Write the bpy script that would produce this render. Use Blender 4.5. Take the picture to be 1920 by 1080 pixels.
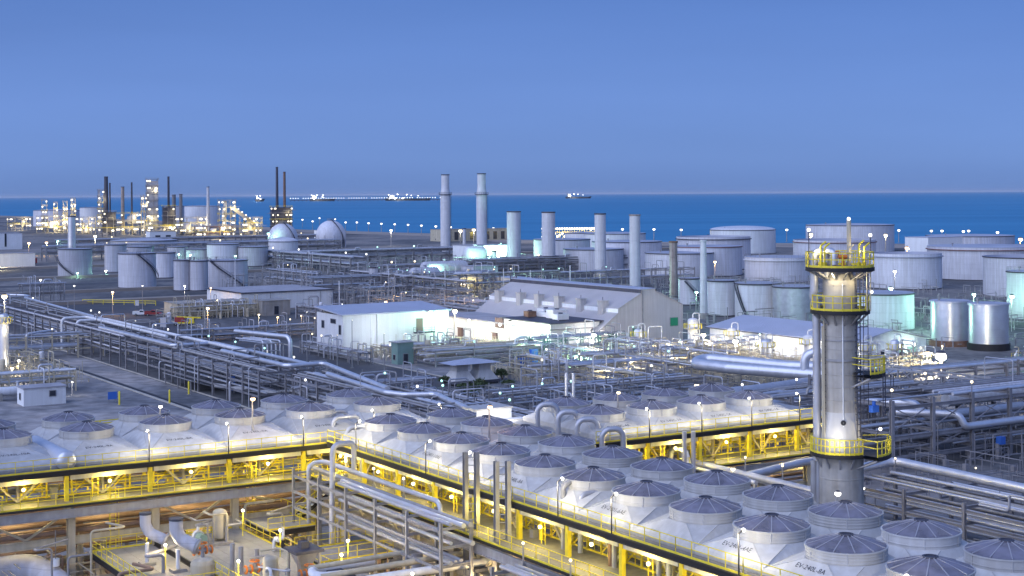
import bpy, math, random
from mathutils import Vector, Matrix
for o in list(bpy.data.objects): bpy.data.objects.remove(o)
sc = bpy.context.scene
COL = sc.collection
R = math.radians
random.seed(7)
# ------------------------------------------------------------------ camera
cam = bpy.data.cameras.new('camera'); cam_o = bpy.data.objects.new('camera', cam); COL.objects.link(cam_o); sc.camera = cam_o
FPX, EYE, ROLL = 2800.0, 36.0, 0.006
cam.sensor_width = 36; cam.lens = FPX / 1920 * 36; cam.shift_y = -176 / 1920
cam.clip_start = 1; cam.clip_end = 400000
cam_o.location = (0, 0, EYE); cam_o.rotation_euler = (math.pi / 2, ROLL, 0)
# ------------------------------------------------------------------ sky (blue hour)
SUN_EL, SUN_AZ = 30, 228          # afterglow direction: from behind the camera, to its left
w = bpy.data.worlds.new('World'); sc.world = w; w.use_nodes = True
nt = w.node_tree; bg = nt.nodes['Background']
sky = nt.nodes.new('ShaderNodeTexSky'); sky.sky_type = 'NISHITA'; sky.sun_disc = False
sky.sun_elevation = R(6); sky.sun_rotation = R(SUN_AZ); sky.ozone_density = 10; sky.dust_density = 0.5
tc = nt.nodes.new('ShaderNodeTexCoord'); sp = nt.nodes.new('ShaderNodeSeparateXYZ')
ramp = nt.nodes.new('ShaderNodeValToRGB'); cr = ramp.color_ramp
cr.elements[0].position = 0.0; cr.elements[0].color = (0.122, 0.212, 0.480, 1)
cr.elements[1].position = 1.0; cr.elements[1].color = (0.100, 0.200, 0.53, 1)
for p, c in ((0.022, (0.150, 0.254, 0.560, 1)), (0.06, (0.148, 0.252, 0.575, 1)), (0.13, (0.104, 0.196, 0.485, 1)), (0.4, (0.104, 0.205, 0.53, 1))):
    e = cr.elements.new(p); e.color = c
nt.links.new(tc.outputs['Generated'], sp.inputs[0]); nt.links.new(sp.outputs['Z'], ramp.inputs[0])
mul = nt.nodes.new('ShaderNodeMixRGB'); mul.blend_type = 'ADD'; mul.inputs[0].default_value = 0.02
nt.links.new(ramp.outputs[0], mul.inputs[1]); nt.links.new(sky.outputs[0], mul.inputs[2])
hz = nt.nodes.new('ShaderNodeTexNoise'); hz.inputs['Scale'].default_value = 2.2; hz.inputs['Detail'].default_value = 5
hm = nt.nodes.new('ShaderNodeMapping'); hm.inputs['Scale'].default_value = (1, 1, 7); nt.links.new(tc.outputs['Generated'], hm.inputs[0]); nt.links.new(hm.outputs[0], hz.inputs['Vector'])
hr = nt.nodes.new('ShaderNodeMapRange'); hr.inputs['From Min'].default_value = .3; hr.inputs['From Max'].default_value = .7; hr.inputs['To Min'].default_value = .95; hr.inputs['To Max'].default_value = 1.05; nt.links.new(hz.outputs['Fac'], hr.inputs['Value'])
hv_ = nt.nodes.new('ShaderNodeVectorMath'); hv_.operation = 'SCALE'; nt.links.new(mul.outputs[0], hv_.inputs[0]); nt.links.new(hr.outputs[0], hv_.inputs['Scale'])
nt.links.new(hv_.outputs[0], bg.inputs[0]); bg.inputs[1].default_value = 1.0
# ------------------------------------------------------------------ afterglow sun
sun = bpy.data.lights.new('sun', 'SUN'); sun.energy = 3.1; sun.angle = R(95); sun.color = (0.71, 0.775, 1.0)
sun_o = bpy.data.objects.new('sun', sun); COL.objects.link(sun_o)
az = R(SUN_AZ); d = Vector((math.sin(az) * math.cos(R(SUN_EL)), math.cos(az) * math.cos(R(SUN_EL)), math.sin(R(SUN_EL))))
sun_o.rotation_euler = d.to_track_quat('Z', 'Y').to_euler()
vs = sc.view_settings; vs.view_transform = 'Standard'; vs.look = 'None'; vs.exposure = 0.14; vs.gamma = 1; vs.use_curve_mapping = False
sc.render.engine = 'CYCLES'
sc.cycles.use_denoising = True
sc.cycles.max_bounces = 5; sc.cycles.diffuse_bounces = 2; sc.cycles.glossy_bounces = 2; sc.cycles.transparent_max_bounces = 6
sc.cycles.sample_clamp_indirect = 4.0
sc.cycles.caustics_reflective = False; sc.cycles.caustics_refractive = False
# ------------------------------------------------------------------ plant grid: a runs right-and-away, c runs left-and-away
TH = R(32)
U = Vector((math.cos(TH), math.sin(TH), 0)); C_ = Vector((-math.sin(TH), math.cos(TH), 0)); ZV = Vector((0, 0, 1))
def W(a, c, z=0.0): return U * a + C_ * c + ZV * z
def at(px, py, z=0.0):
    """survey: world X,Y of a photograph point known to lie at height z"""
    dx, dy = px - 960, py - 364
    Y = FPX * (EYE - z) / (dy + dx * ROLL)
    return Vector(((dx - dy * ROLL) * Y / FPX, Y, z))
def S(px, py, z=0.0):
    p = at(px, py, z)
    return p.dot(U), p.dot(C_)
# ------------------------------------------------------------------ materials
def newmat(name):
    m = bpy.data.materials.new(name); m.use_nodes = True
    return m, m.node_tree, m.node_tree.nodes['Principled BSDF']
def pmat(name, col, rough=0.6, metal=0.0, var=0.18, scale=0.6, streak=0.0, bump=0.0, spec=0.4, ribs=None, col2=None, detail=5, ov=0.0, seams=None):
    """painted / metal surface with patchy wear, optional rain streaks and optional ribbed cladding"""
    m, t, b = newmat(name); N = t.nodes.new; L = t.links.new
    co = N('ShaderNodeTexCoord'); n1 = N('ShaderNodeTexNoise'); n1.inputs['Scale'].default_value = scale; n1.inputs['Detail'].default_value = detail
    L(co.outputs['Object'], n1.inputs['Vector'])
    rp = N('ShaderNodeValToRGB'); c2 = col2 or tuple(x * (1 - var) for x in col)
    rp.color_ramp.elements[0].position = 0.3; rp.color_ramp.elements[0].color = (*c2, 1)
    rp.color_ramp.elements[1].position = 0.68; rp.color_ramp.elements[1].color = (*col, 1)
    L(n1.outputs['Fac'], rp.inputs[0]); out = rp.outputs[0]
    if streak:
        mp = N('ShaderNodeMapping'); mp.inputs['Scale'].default_value = (1.4, 1.4, 0.07); L(co.outputs['Object'], mp.inputs[0])
        n2 = N('ShaderNodeTexNoise'); n2.inputs['Scale'].default_value = 1.2; n2.inputs['Detail'].default_value = 6; L(mp.outputs[0], n2.inputs['Vector'])
        r2 = N('ShaderNodeValToRGB'); r2.color_ramp.elements[0].position = 0.42; r2.color_ramp.elements[1].position = 0.62
        r2.color_ramp.elements[0].color = (1 - streak, 1 - streak * 1.1, 1 - streak * 1.25, 1); r2.color_ramp.elements[1].color = (1, 1, 1, 1)
        L(n2.outputs['Fac'], r2.inputs[0]); mx = N('ShaderNodeMixRGB'); mx.blend_type = 'MULTIPLY'; mx.inputs[0].default_value = 1
        L(out, mx.inputs[1]); L(r2.outputs[0], mx.inputs[2]); out = mx.outputs[0]
    if seams:    # welded plate joints: thin dark vertical lines, staggered by course, and course lines
        sx = N('ShaderNodeSeparateXYZ'); L(co.outputs['Object'], sx.inputs[0])
        at2 = N('ShaderNodeMath'); at2.operation = 'ARCTAN2'; L(sx.outputs['Y'], at2.inputs[0]); L(sx.outputs['X'], at2.inputs[1])
        cv_ = N('ShaderNodeCombineXYZ'); m1 = N('ShaderNodeMath'); m1.operation = 'MULTIPLY'; m1.inputs[1].default_value = seams[0]; L(at2.outputs[0], m1.inputs[0])
        m2 = N('ShaderNodeMath'); m2.operation = 'MULTIPLY'; m2.inputs[1].default_value = 1.0 / seams[1]; L(sx.outputs['Z'], m2.inputs[0])
        L(m1.outputs[0], cv_.inputs[0]); L(m2.outputs[0], cv_.inputs[1])
        bk = N('ShaderNodeTexBrick'); bk.inputs['Scale'].default_value = 1.0; bk.inputs['Mortar Size'].default_value = 0.012; bk.inputs['Brick Width'].default_value = 1.0; bk.inputs['Row Height'].default_value = 1.0
        bk.inputs['Color1'].default_value = (1, 1, 1, 1); bk.inputs['Color2'].default_value = (0.93, 0.93, 0.94, 1); bk.inputs['Mortar'].default_value = (0.72, 0.71, 0.72, 1)
        L(cv_.outputs[0], bk.inputs['Vector']); mb_ = N('ShaderNodeMixRGB'); mb_.blend_type = 'MULTIPLY'; mb_.inputs[0].default_value = 0.8
        L(out, mb_.inputs[1]); L(bk.outputs['Color'], mb_.inputs[2]); out = mb_.outputs[0]
    if ov:       # every object a little cleaner or dirtier than its neighbour
        oi = N('ShaderNodeObjectInfo'); mo = N('ShaderNodeMapRange'); mo.inputs['To Min'].default_value = 1 - ov; mo.inputs['To Max'].default_value = 1.0; L(oi.outputs['Random'], mo.inputs['Value'])
        va = N('ShaderNodeVectorMath'); va.operation = 'SCALE'; L(out, va.inputs[0]); L(mo.outputs[0], va.inputs['Scale']); out = va.outputs[0]
    L(out, b.inputs['Base Color'])
    b.inputs['Metallic'].default_value = metal; b.inputs['Specular IOR Level'].default_value = spec
    rr = N('ShaderNodeMapRange'); rr.inputs['To Min'].default_value = max(0.05, rough - 0.12); rr.inputs['To Max'].default_value = min(1, rough + 0.12)
    L(n1.outputs['Fac'], rr.inputs['Value']); L(rr.outputs[0], b.inputs['Roughness'])
    if ribs or bump:
        bp = N('ShaderNodeBump'); bp.inputs['Strength'].default_value = 0.6; bp.inputs['Distance'].default_value = 0.04
        if ribs:
            wv = N('ShaderNodeTexWave'); wv.wave_type = 'BANDS'; wv.bands_direction = ribs[0]; wv.inputs['Scale'].default_value = ribs[1]
            L(co.outputs['Object'], wv.inputs['Vector']); L(wv.outputs['Fac'], bp.inputs['Height'])
        else:
            n3 = N('ShaderNodeTexNoise'); n3.inputs['Scale'].default_value = bump; n3.inputs['Detail'].default_value = 6
            L(co.outputs['Object'], n3.inputs['Vector']); L(n3.outputs['Fac'], bp.inputs['Height'])
        L(bp.outputs[0], b.inputs['Normal'])
    return m
def emat(name, col, s):
    m, t, b = newmat(name)
    b.inputs['Base Color'].default_value = (0.8, 0.8, 0.8, 1)
    b.inputs['Emission Color'].default_value = (*col, 1); b.inputs['Emission Strength'].default_value = s
    m.cycles.emission_sampling = 'NONE'
    return m
M = {}
M['tank'] = pmat('tank_paint', (0.74, 0.73, 0.78), 0.5, var=0.12, scale=0.12, streak=0.14, ov=.14, seams=(7, 2.4))
M['tank_grey'] = pmat('tank_paint_grey', (0.62, 0.615, 0.67), 0.55, var=0.15, scale=0.12, streak=0.16, ov=.14, seams=(6, 2.4))
M['tank_white'] = pmat('tank_paint_white', (0.76, 0.76, 0.79), 0.45, var=0.1, scale=0.12, streak=0.12, ov=.1)
M['tank_roof'] = pmat('tank_roof_paint', (0.42, 0.43, 0.50), 0.6, var=0.25, scale=0.1)
M['rim_dark'] = pmat('rim_dark_paint', (0.06, 0.055, 0.07), 0.6)
M['rim_rust'] = pmat('rim_rust', (0.22, 0.10, 0.09), 0.7, var=0.4)
M['alu'] = pmat('aluminium_cladding', (0.68, 0.68, 0.72), 0.38, metal=0.6, var=0.14, scale=0.8)
M['alu_b'] = pmat('aluminium_cladding_dull', (0.50, 0.50, 0.54), 0.45, metal=0.45, var=0.2, scale=0.9)
M['galv'] = pmat('galvanised_steel', (0.42, 0.41, 0.42), 0.55, metal=0.15, var=0.28, scale=1.0, streak=0.12, ov=.2)
M['steel'] = pmat('grey_painted_steel', (0.29, 0.28, 0.30), 0.6, var=0.3, scale=0.7, ov=.25)
M['dsteel'] = pmat('dark_steel', (0.075, 0.075, 0.10), 0.6, var=0.35, scale=0.7)
M['black'] = pmat('black_steel', (0.022, 0.02, 0.022), 0.65, var=0.3)
M['rust'] = pmat('rusty_steel', (0.26, 0.15, 0.10), 0.8, var=0.5, scale=1.2)
M['pipe_rust'] = pmat('brown_pipe', (0.30, 0.20, 0.15), 0.7, var=0.4, scale=0.8)
M['yellow'] = pmat('yellow_paint', (0.82, 0.66, 0.045), 0.5, var=0.25, scale=1.5)
M['cream'] = pmat('cream_fireproofing', (0.56, 0.50, 0.38), 0.8, var=0.25, scale=0.7, streak=0.15, bump=3)
M['conc'] = pmat('concrete', (0.36, 0.34, 0.32), 0.85, var=0.25, scale=0.5, streak=0.15, bump=4)
M['conc_col'] = pmat('column_insulation', (0.47, 0.44, 0.40), 0.75, var=0.22, scale=1.3, streak=0.18, bump=5)
M['wall'] = pmat('white_cladding', (0.80, 0.80, 0.81), 0.55, var=0.07, scale=0.3, streak=0.06, ribs=('X', 6.0))
M['wall_y'] = pmat('white_cladding_end', (0.80, 0.80, 0.81), 0.55, var=0.07, scale=0.3, streak=0.06, ribs=('Y', 6.0))
M['hall'] = pmat('grey_beige_cladding', (0.56, 0.525, 0.51), 0.65, var=0.1, scale=0.25, streak=0.1, ribs=('Y', 5.0))
M['hall_roof'] = pmat('grey_beige_roofing', (0.50, 0.465, 0.465), 0.7, var=0.15, scale=0.2, ribs=('Y', 4.0))
M['roof_blue'] = pmat('pale_metal_roofing', (0.44, 0.46, 0.55), 0.5, var=0.12, scale=0.25, ribs=('X', 4.0))
M['roof_flat'] = pmat('flat_roofing', (0.38, 0.37, 0.40), 0.85, var=0.25, scale=0.3)
M['stack'] = pmat('stack_paint', (0.66, 0.65, 0.68), 0.5, var=0.12, scale=0.4, streak=0.12)
M['stack_rust'] = pmat('stack_weathered', (0.43, 0.36, 0.33), 0.7, var=0.35, scale=0.5, streak=0.25)
M['hood'] = pmat('hood_paint', (0.60, 0.585, 0.575), 0.55, var=0.14, scale=0.5, streak=0.11, ov=.22, detail=10)
M['rib'] = pmat('rib_steel', (0.36, 0.35, 0.38), 0.5, var=0.15)
M['grate'] = pmat('deck_grating', (0.24, 0.22, 0.19), 0.8, var=0.3, scale=2.0)
M['plate'] = pmat('deck_plate', (0.33, 0.31, 0.28), 0.7, var=0.25, scale=0.9)
M['blue'] = pmat('blue_panel', (0.05, 0.16, 0.55), 0.5)
M['green'] = pmat('green_paint', (0.22, 0.34, 0.30), 0.55, var=0.2)
M['green_sign'] = pmat('green_sign_paint', (0.03, 0.30, 0.14), 0.5)
M['red'] = pmat('red_paint', (0.34, 0.045, 0.04), 0.5)
M['orange'] = pmat('orange_paint', (0.75, 0.22, 0.03), 0.5)
M['glass'] = pmat('dark_glass', (0.03, 0.035, 0.05), 0.15, spec=0.6)
M['tyre'] = pmat('rubber', (0.02, 0.02, 0.02), 0.9)
M['white'] = pmat('white_paint', (0.78, 0.78, 0.78), 0.45, var=0.08)
M['leaf'] = pmat('leaf', (0.085, 0.12, 0.05), 0.8, var=0.4, scale=2)
M['bark'] = pmat('bark', (0.12, 0.09, 0.06), 0.9)
M['brown'] = pmat('brown_shutter', (0.16, 0.10, 0.09), 0.7)
M['letter'] = pmat('black_lettering', (0.03, 0.03, 0.035), 0.6)
M['bulb_w'] = emat('lamp_white', (1.0, 0.96, 0.86), 2.6)
M['bulb_y'] = emat('lamp_sodium', (1.0, 0.80, 0.42), 2.4)
M['bulb_o'] = emat('lamp_orange', (1.0, 0.62, 0.27), 2.4)
M['bulb_g'] = emat('lamp_mercury', (0.42, 1.0, 0.80), 1.6)
M['bulb_far'] = emat('lamp_far', (1.0, 0.86, 0.55), 1.5)
M['bulb_r'] = emat('lamp_red', (1.0, 0.2, 0.15), 4)
def guard_mat():
    m, t, b = newmat('wire_guard'); N = t.nodes.new; L = t.links.new
    b.inputs['Base Color'].default_value = (0.25, 0.235, 0.29, 1); b.inputs['Roughness'].default_value = 0.6; b.inputs['Metallic'].default_value = 0.2
    co = N('ShaderNodeTexCoord'); n = N('ShaderNodeTexNoise'); n.inputs['Scale'].default_value = 0.9; n.noise_dimensions = '4D'; L(co.outputs['Object'], n.inputs['Vector'])
    oi = N('ShaderNodeObjectInfo'); mw = N('ShaderNodeMath'); mw.operation = 'MULTIPLY'; mw.inputs[1].default_value = 40; L(oi.outputs['Random'], mw.inputs[0]); L(mw.outputs[0], n.inputs['W'])
    tr = N('ShaderNodeBsdfTransparent'); mx = N('ShaderNodeMixShader'); mr = N('ShaderNodeMapRange')
    mr.inputs['From Min'].default_value = 0.35; mr.inputs['From Max'].default_value = 0.65; mr.inputs['To Min'].default_value = 0.12; mr.inputs['To Max'].default_value = 0.55; L(n.outputs['Fac'], mr.inputs['Value'])
    L(mr.outputs[0], mx.inputs[0]); L(b.outputs[0], mx.inputs[1]); L(tr.outputs[0], mx.inputs[2])
    L(mx.outputs[0], t.nodes['Material Output'].inputs['Surface'])
    return m
M['guard'] = guard_mat()
def ground_mat(name='desert_ground', sc_=0.012, k=1.0, warm=0.55):
    m, t, b = newmat(name); N = t.nodes.new; L = t.links.new
    co = N('ShaderNodeTexCoord'); n1 = N('ShaderNodeTexNoise'); n1.inputs['Scale'].default_value = sc_; n1.inputs['Detail'].default_value = 9; n1.inputs['Roughness'].default_value = 0.62
    mp = N('ShaderNodeMapping'); mp.inputs['Rotation'].default_value = (0, 0, -TH); mp.inputs['Scale'].default_value = (1, 0.55, 1)
    L(co.outputs['Object'], mp.inputs[0]); L(mp.outputs[0], n1.inputs['Vector'])
    r = N('ShaderNodeValToRGB'); e = r.color_ramp.elements
    e[0].position = 0.36; e[0].color = (0.06, 0.062, 0.07, 1); e[1].position = 0.74; e[1].color = (0.33, 0.28, 0.25, 1)
    for p, c in ((0.45, (0.11, 0.108, 0.115, 1)), (0.54, (0.19, 0.17, 0.16, 1)), (0.64, (0.25, 0.20, 0.175, 1))):
        x = e.new(p); x.color = c
    n2 = N('ShaderNodeTexNoise'); n2.inputs['Scale'].default_value = 0.35; n2.inputs['Detail'].default_value = 8; L(co.outputs['Object'], n2.inputs['Vector'])
    mx = N('ShaderNodeMixRGB'); mx.blend_type = 'OVERLAY'; mx.inputs[0].default_value = 0.75
    L(n1.outputs['Fac'], r.inputs[0]); L(r.outputs[0], mx.inputs[1]); L(n2.outputs['Fac'], mx.inputs[2])
    hs = N('ShaderNodeHueSaturation'); hs.inputs['Saturation'].default_value = warm; hs.inputs['Value'].default_value = k; L(mx.outputs[0], hs.inputs['Color'])
    L(hs.outputs[0], b.inputs['Base Color']); b.inputs['Roughness'].default_value = 0.95; b.inputs['Specular IOR Level'].default_value = 0.2
    return m
M['ground'] = ground_mat()
M['asphalt'] = pmat('asphalt', (0.085, 0.085, 0.095), 0.9, var=0.45, scale=0.15, detail=8)
M['paved'] = ground_mat('paved_yard', 0.035, 1.7, 0.75)
M['kerb'] = pmat('kerb_stone', (0.50, 0.46, 0.40), 0.85, var=0.3, scale=0.4)
M['silver'] = pmat('bright_tank_cladding', (0.80, 0.80, 0.82), 0.33, metal=0.8, var=0.1, scale=0.5)
M['sand'] = pmat('sand', (0.34, 0.29, 0.25), 0.95, var=0.3, scale=0.03, detail=8)
def sea_mat():
    m, t, b = newmat('sea_water'); N = t.nodes.new; L = t.links.new
    co = N('ShaderNodeTexCoord'); mp = N('ShaderNodeMapping'); mp.inputs['Scale'].default_value = (0.0010, 0.006, 1); L(co.outputs['Object'], mp.inputs[0])
    n = N('ShaderNodeTexNoise'); n.inputs['Scale'].default_value = 1.0; n.inputs['Detail'].default_value = 7; L(mp.outputs[0], n.inputs['Vector'])
    r = N('ShaderNodeValToRGB'); r.color_ramp.elements[0].position = 0.25; r.color_ramp.elements[0].color = (0.035, 0.18, 0.33, 1)
    r.color_ramp.elements[1].position = 0.75; r.color_ramp.elements[1].color = (0.06, 0.245, 0.42, 1); L(n.outputs['Fac'], r.inputs[0])
    L(r.outputs[0], b.inputs['Base Color']); b.inputs['Roughness'].default_value = 0.7; b.inputs['Specular IOR Level'].default_value = 0.08
    n3 = N('ShaderNodeTexNoise'); n3.inputs['Scale'].default_value = 0.08; n3.inputs['Detail'].default_value = 6; L(co.outputs['Object'], n3.inputs['Vector'])
    bp = N('ShaderNodeBump'); bp.inputs['Strength'].default_value = 0.35; bp.inputs['Distance'].default_value = 2; L(n3.outputs['Fac'], bp.inputs['Height']); L(bp.outputs[0], b.inputs['Normal'])
    return m
M['sea'] = sea_mat()
# ------------------------------------------------------------------ mesh builder
def fillet(pts, rad, seg=4):
    pts = [Vector(p) for p in pts]
    pts = [p for i, p in enumerate(pts) if i == 0 or (p - pts[i - 1]).length > 1e-4]
    if len(pts) < 3 or rad <= 0: return pts
    out = [pts[0]]
    for i in range(1, len(pts) - 1):
        p, a, b = pts[i], pts[i - 1], pts[i + 1]
        d1 = (a - p); d2 = (b - p); l1, l2 = d1.length, d2.length
        d1.normalize(); d2.normalize()
        ang = d1.angle(d2)
        if ang > 3.1 or ang < 0.05: continue
        t = min(rad / math.tan(ang / 2), l1 * 0.48, l2 * 0.48); rr = t * math.tan(ang / 2)
        bis = (d1 + d2).normalized(); cen = p + bis * (rr / math.sin(ang / 2))
        s = p + d1 * t - cen; e = p + d2 * t - cen
        for k in range(seg + 1):
            v = s.lerp(e, k / seg).normalized() * rr
            out.append(cen + v)
    out.append(pts[-1])
    return out
class MB:
    def __init__(s): s.v = []; s.f = []; s.s = []
    def add(s, vs_, fs, smooth=False):
        n = len(s.v); s.v.extend([tuple(x) for x in vs_])
        for f in fs: s.f.append(tuple(i + n for i in f)); s.s.append(smooth)
        return s
    def bx(s, x0, x1, y0, y1, z0, z1):
        return s.add([(x0, y0, z0), (x1, y0, z0), (x1, y1, z0), (x0, y1, z0), (x0, y0, z1), (x1, y0, z1), (x1, y1, z1), (x0, y1, z1)],
                     [(3, 2, 1, 0), (4, 5, 6, 7), (0, 1, 5, 4), (1, 2, 6, 5), (2, 3, 7, 6), (3, 0, 4, 7)])
    def beam(s, p, q, w, h=None):
        p, q = Vector(p), Vector(q); h = h or w; d_ = (q - p)
        if d_.length < 1e-6: return s
        d_.normalize(); up = Vector((0, 0, 1)) if abs(d_.z) < 0.99 else Vector((1, 0, 0))
        x = d_.cross(up).normalized() * (w / 2); y = x.cross(d_).normalized() * (h / 2)
        return s.add([p - x - y, p + x - y, p + x + y, p - x + y, q - x - y, q + x - y, q + x + y, q - x + y],
                     [(0, 3, 2, 1), (4, 5, 6, 7), (0, 1, 5, 4), (1, 2, 6, 5), (2, 3, 7, 6), (3, 0, 4, 7)])
    def ibeam(s, p, q, w, h, t=0.06):
        """I section: two flanges and a web, standing on edge"""
        p, q = Vector(p), Vector(q); d_ = (q - p).normalized(); up = Vector((0, 0, 1)) if abs(d_.z) < 0.99 else Vector((0, 1, 0))
        x = d_.cross(up).normalized(); y = x.cross(d_).normalized()
        o = y * (h / 2 - t / 2)
        s.beam(p + o, q + o, w, t) if abs(d_.z) < 0.99 else s._bm(p + o, q + o, x, y, w, t)
        s.beam(p - o, q - o, w, t) if abs(d_.z) < 0.99 else s._bm(p - o, q - o, x, y, w, t)
        return s._bm(p, q, x, y, t, h - 2 * t)
    def _bm(s, p, q, x, y, w, h):
        x = x * (w / 2); y = y * (h / 2)
        return s.add([p - x - y, p + x - y, p + x + y, p - x + y, q - x - y, q + x - y, q + x + y, q - x + y],
                     [(0, 3, 2, 1), (4, 5, 6, 7), (0, 1, 5, 4), (1, 2, 6, 5), (2, 3, 7, 6), (3, 0, 4, 7)])
    def tube(s, pts, r, n=8, bend=0, caps=True, seg=4):
        pts = fillet(pts, bend, seg) if bend else [Vector(p) for p in pts]
        m = len(pts); T = []
        for i in range(m):
            a = (pts[i] - pts[i - 1]).normalized() if i else None; b = (pts[i + 1] - pts[i]).normalized() if i < m - 1 else None
            t = (a + b) if (a and b) else (a or b)
            if t.length < 1e-6: t = a
            T.append(t.normalized())
        up = Vector((0, 0, 1)) if abs(T[0].z) < 0.9 else Vector((1, 0, 0))
        x = T[0].cross(up).normalized(); vs_ = []
        rr = r if isinstance(r, (list, tuple)) else [r] * m
        for i in range(m):
            x = x - T[i] * x.dot(T[i])
            if x.length < 1e-5: x = T[i].orthogonal()
            x.normalize(); y = T[i].cross(x)
            for k in range(n):
                an = 2 * math.pi * k / n
                vs_.append(pts[i] + (x * math.cos(an) + y * math.sin(an)) * rr[i])
        fs = [(i * n + k, i * n + (k + 1) % n, (i + 1) * n + (k + 1) % n, (i + 1) * n + k) for i in range(m - 1) for k in range(n)]
        s.add(vs_, fs, True)
        if caps:
            s.add(vs_[:n], [tuple(range(n - 1, -1, -1))]); s.add(vs_[-n:], [tuple(range(n))])
        return s
    def lathe(s, prof, n=32, c=(0, 0, 0), a0=0.0, a1=2 * math.pi, smooth=True):
        """profile of (r, z); every segment is faced separately so that its edges stay crisp"""
        full = abs(a1 - a0 - 2 * math.pi) < 1e-6; k = n if full else n + 1
        for (r0, z0), (r1, z1) in zip(prof[:-1], prof[1:]):
            vs_ = []
            for (r, z) in ((r0, z0), (r1, z1)):
                for i in range(k):
                    a = a0 + (a1 - a0) * i / n
                    vs_.append((c[0] + r * math.cos(a), c[1] + r * math.sin(a), c[2] + z))
            fs = []
            for i in range(n):
                j = (i + 1) % k
                fs.append((i, j, k + j, k + i))
            s.add(vs_, fs, smooth)
        return s
    def lathe_s(s, prof, n=24, c=(0, 0, 0)):
        """smooth lathe (one welded skin)"""
        vs_ = []; m = len(prof)
        for (r, z) in prof:
            for i in range(n):
                a = 2 * math.pi * i / n; vs_.append((c[0] + r * math.cos(a), c[1] + r * math.sin(a), c[2] + z))
        fs = [(j * n + i, j * n + (i + 1) % n, (j + 1) * n + (i + 1) % n, (j + 1) * n + i) for j in range(m - 1) for i in range(n)]
        return s.add(vs_, fs, True)
    def disc(s, r, z, n=32, c=(0, 0)):
        return s.add([(c[0] + r * math.cos(2 * math.pi * i / n), c[1] + r * math.sin(2 * math.pi * i / n), z) for i in range(n)], [tuple(range(n))])
    def sphere(s, c, r, n=16, m=10, sz=1.0):
        return s.lathe_s([(max(1e-4, r * math.sin(math.pi * j / m)), -r * sz * math.cos(math.pi * j / m)) for j in range(m + 1)], n, c)
    def drum(s, p, q, r, n=20, head=0.5):
        """pressure vessel: cylinder with domed ends between p and q"""
        p, q = Vector(p), Vector(q); d_ = (q - p).normalized(); hd = r * head; pts = []; rr = []
        for k in range(6):
            t = math.pi / 2 * k / 5; pts.append(p + d_ * (hd * (1 - math.cos(t)))); rr.append(max(0.01, r * math.sin(t)))
        L_ = [p + d_ * (hd + ((q - p).length - 2 * hd) * f) for f in (0.33, 0.66)]; pts += L_; rr += [r, r]
        for k in range(5, -1, -1):
            t = math.pi / 2 * k / 5; pts.append(q - d_ * (hd * (1 - math.cos(t)))); rr.append(max(0.01, r * math.sin(t)))
        return s.tube(pts, rr, n)
    def rail(s, pts, h=1.1, t=0.055, post=1.5, toe=True):
        pts = [Vector(p) for p in pts]
        for p, q in zip(pts[:-1], pts[1:]):
            L_ = (q - p).length; k = max(1, round(L_ / post))
            for z in (h, h * 0.55): s.beam(p + ZV * z, q + ZV * z, t, t)
            if toe: s.beam(p + ZV * 0.08, q + ZV * 0.08, 0.03, 0.14)
            for i in range(k + 1):
                x = p.lerp(q, i / k); s.beam(x, x + ZV * h, t, t)
        return s
    def ladder(s, p, z1, w_=0.5, dirx=(1, 0, 0), cage=True, out=(0, -1, 0)):
        p = Vector(p); dx = Vector(dirx) * w_ / 2; o = Vector(out)
        L_ = z1 - p.z
        for sg in (-1, 1): s.beam(p + dx * sg, p + dx * sg + ZV * L_, 0.06)
        for k in range(int(L_ / 0.45)):
            z = ZV * (0.3 + k * 0.45); s.beam(p - dx + z, p + dx + z, 0.04)
        if cage and L_ > 3:
            for k in range(int((L_ - 2.2) / 1.2) + 1):
                z = ZV * (2.2 + k * 1.2); a, b, c2, e = p - dx, p - dx * 1.3 + o * 0.6, p + dx * 1.3 + o * 0.6, p + dx
                for u_, v_ in ((a, b), (b, c2), (c2, e)): s.beam(u_ + z, v_ + z, 0.04)
            for q in (p - dx * 1.3 + o * 0.6, p + dx * 1.3 + o * 0.6): s.beam(q + ZV * 2.2, q + ZV * L_, 0.04)
        return s
    def mesh(s, name, mat):
        me = bpy.data.meshes.new(name); me.from_pydata(s.v, [], s.f)
        me.polygons.foreach_set('use_smooth', s.s); me.materials.append(mat if not isinstance(mat, str) else M[mat])
        me.update(); return me
    def part(s, name, mat, parent, loc=(0, 0, 0), rz=0.0):
        return put(name, s.mesh(name, mat), parent, loc, rz)
def put(name, me, parent=None, loc=(0, 0, 0), rz=0.0):
    o = bpy.data.objects.new(name, me); COL.objects.link(o); o.location = loc
    if rz: o.rotation_euler = (0, 0, rz)
    if parent: o.parent = parent
    return o
def tag(o, label=None, cat=None, group=None, kind=None):
    if label: o['label'] = label
    if cat: o['category'] = cat
    if group: o['group'] = group
    if kind: o['kind'] = kind
    return o
def thing(name, label, cat, a, c, z=0.0, rz=0.0, group=None):
    o = bpy.data.objects.new(name, None); COL.objects.link(o); o.empty_display_size = 0.5
    o.location = W(a, c, z); o.rotation_euler = (0, 0, TH + rz)
    return tag(o, label, cat, group)
def children(o): return [c for c in o.children]
CACHE = {}
def cached(key, fn):
    if key not in CACHE: CACHE[key] = fn()
    return CACHE[key]
def light(p, power, col, parent=None, size=0.25, name='lamp_and_fill_light'):  # serves the lamps, and added fill lights that have no fixture
    l = bpy.data.lights.new(name, 'POINT'); l.energy = power; l.color = col; l.shadow_soft_size = size
    o = bpy.data.objects.new(name, l); COL.objects.link(o); o.location = p
    if parent: o.parent = parent
    return o
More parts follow.
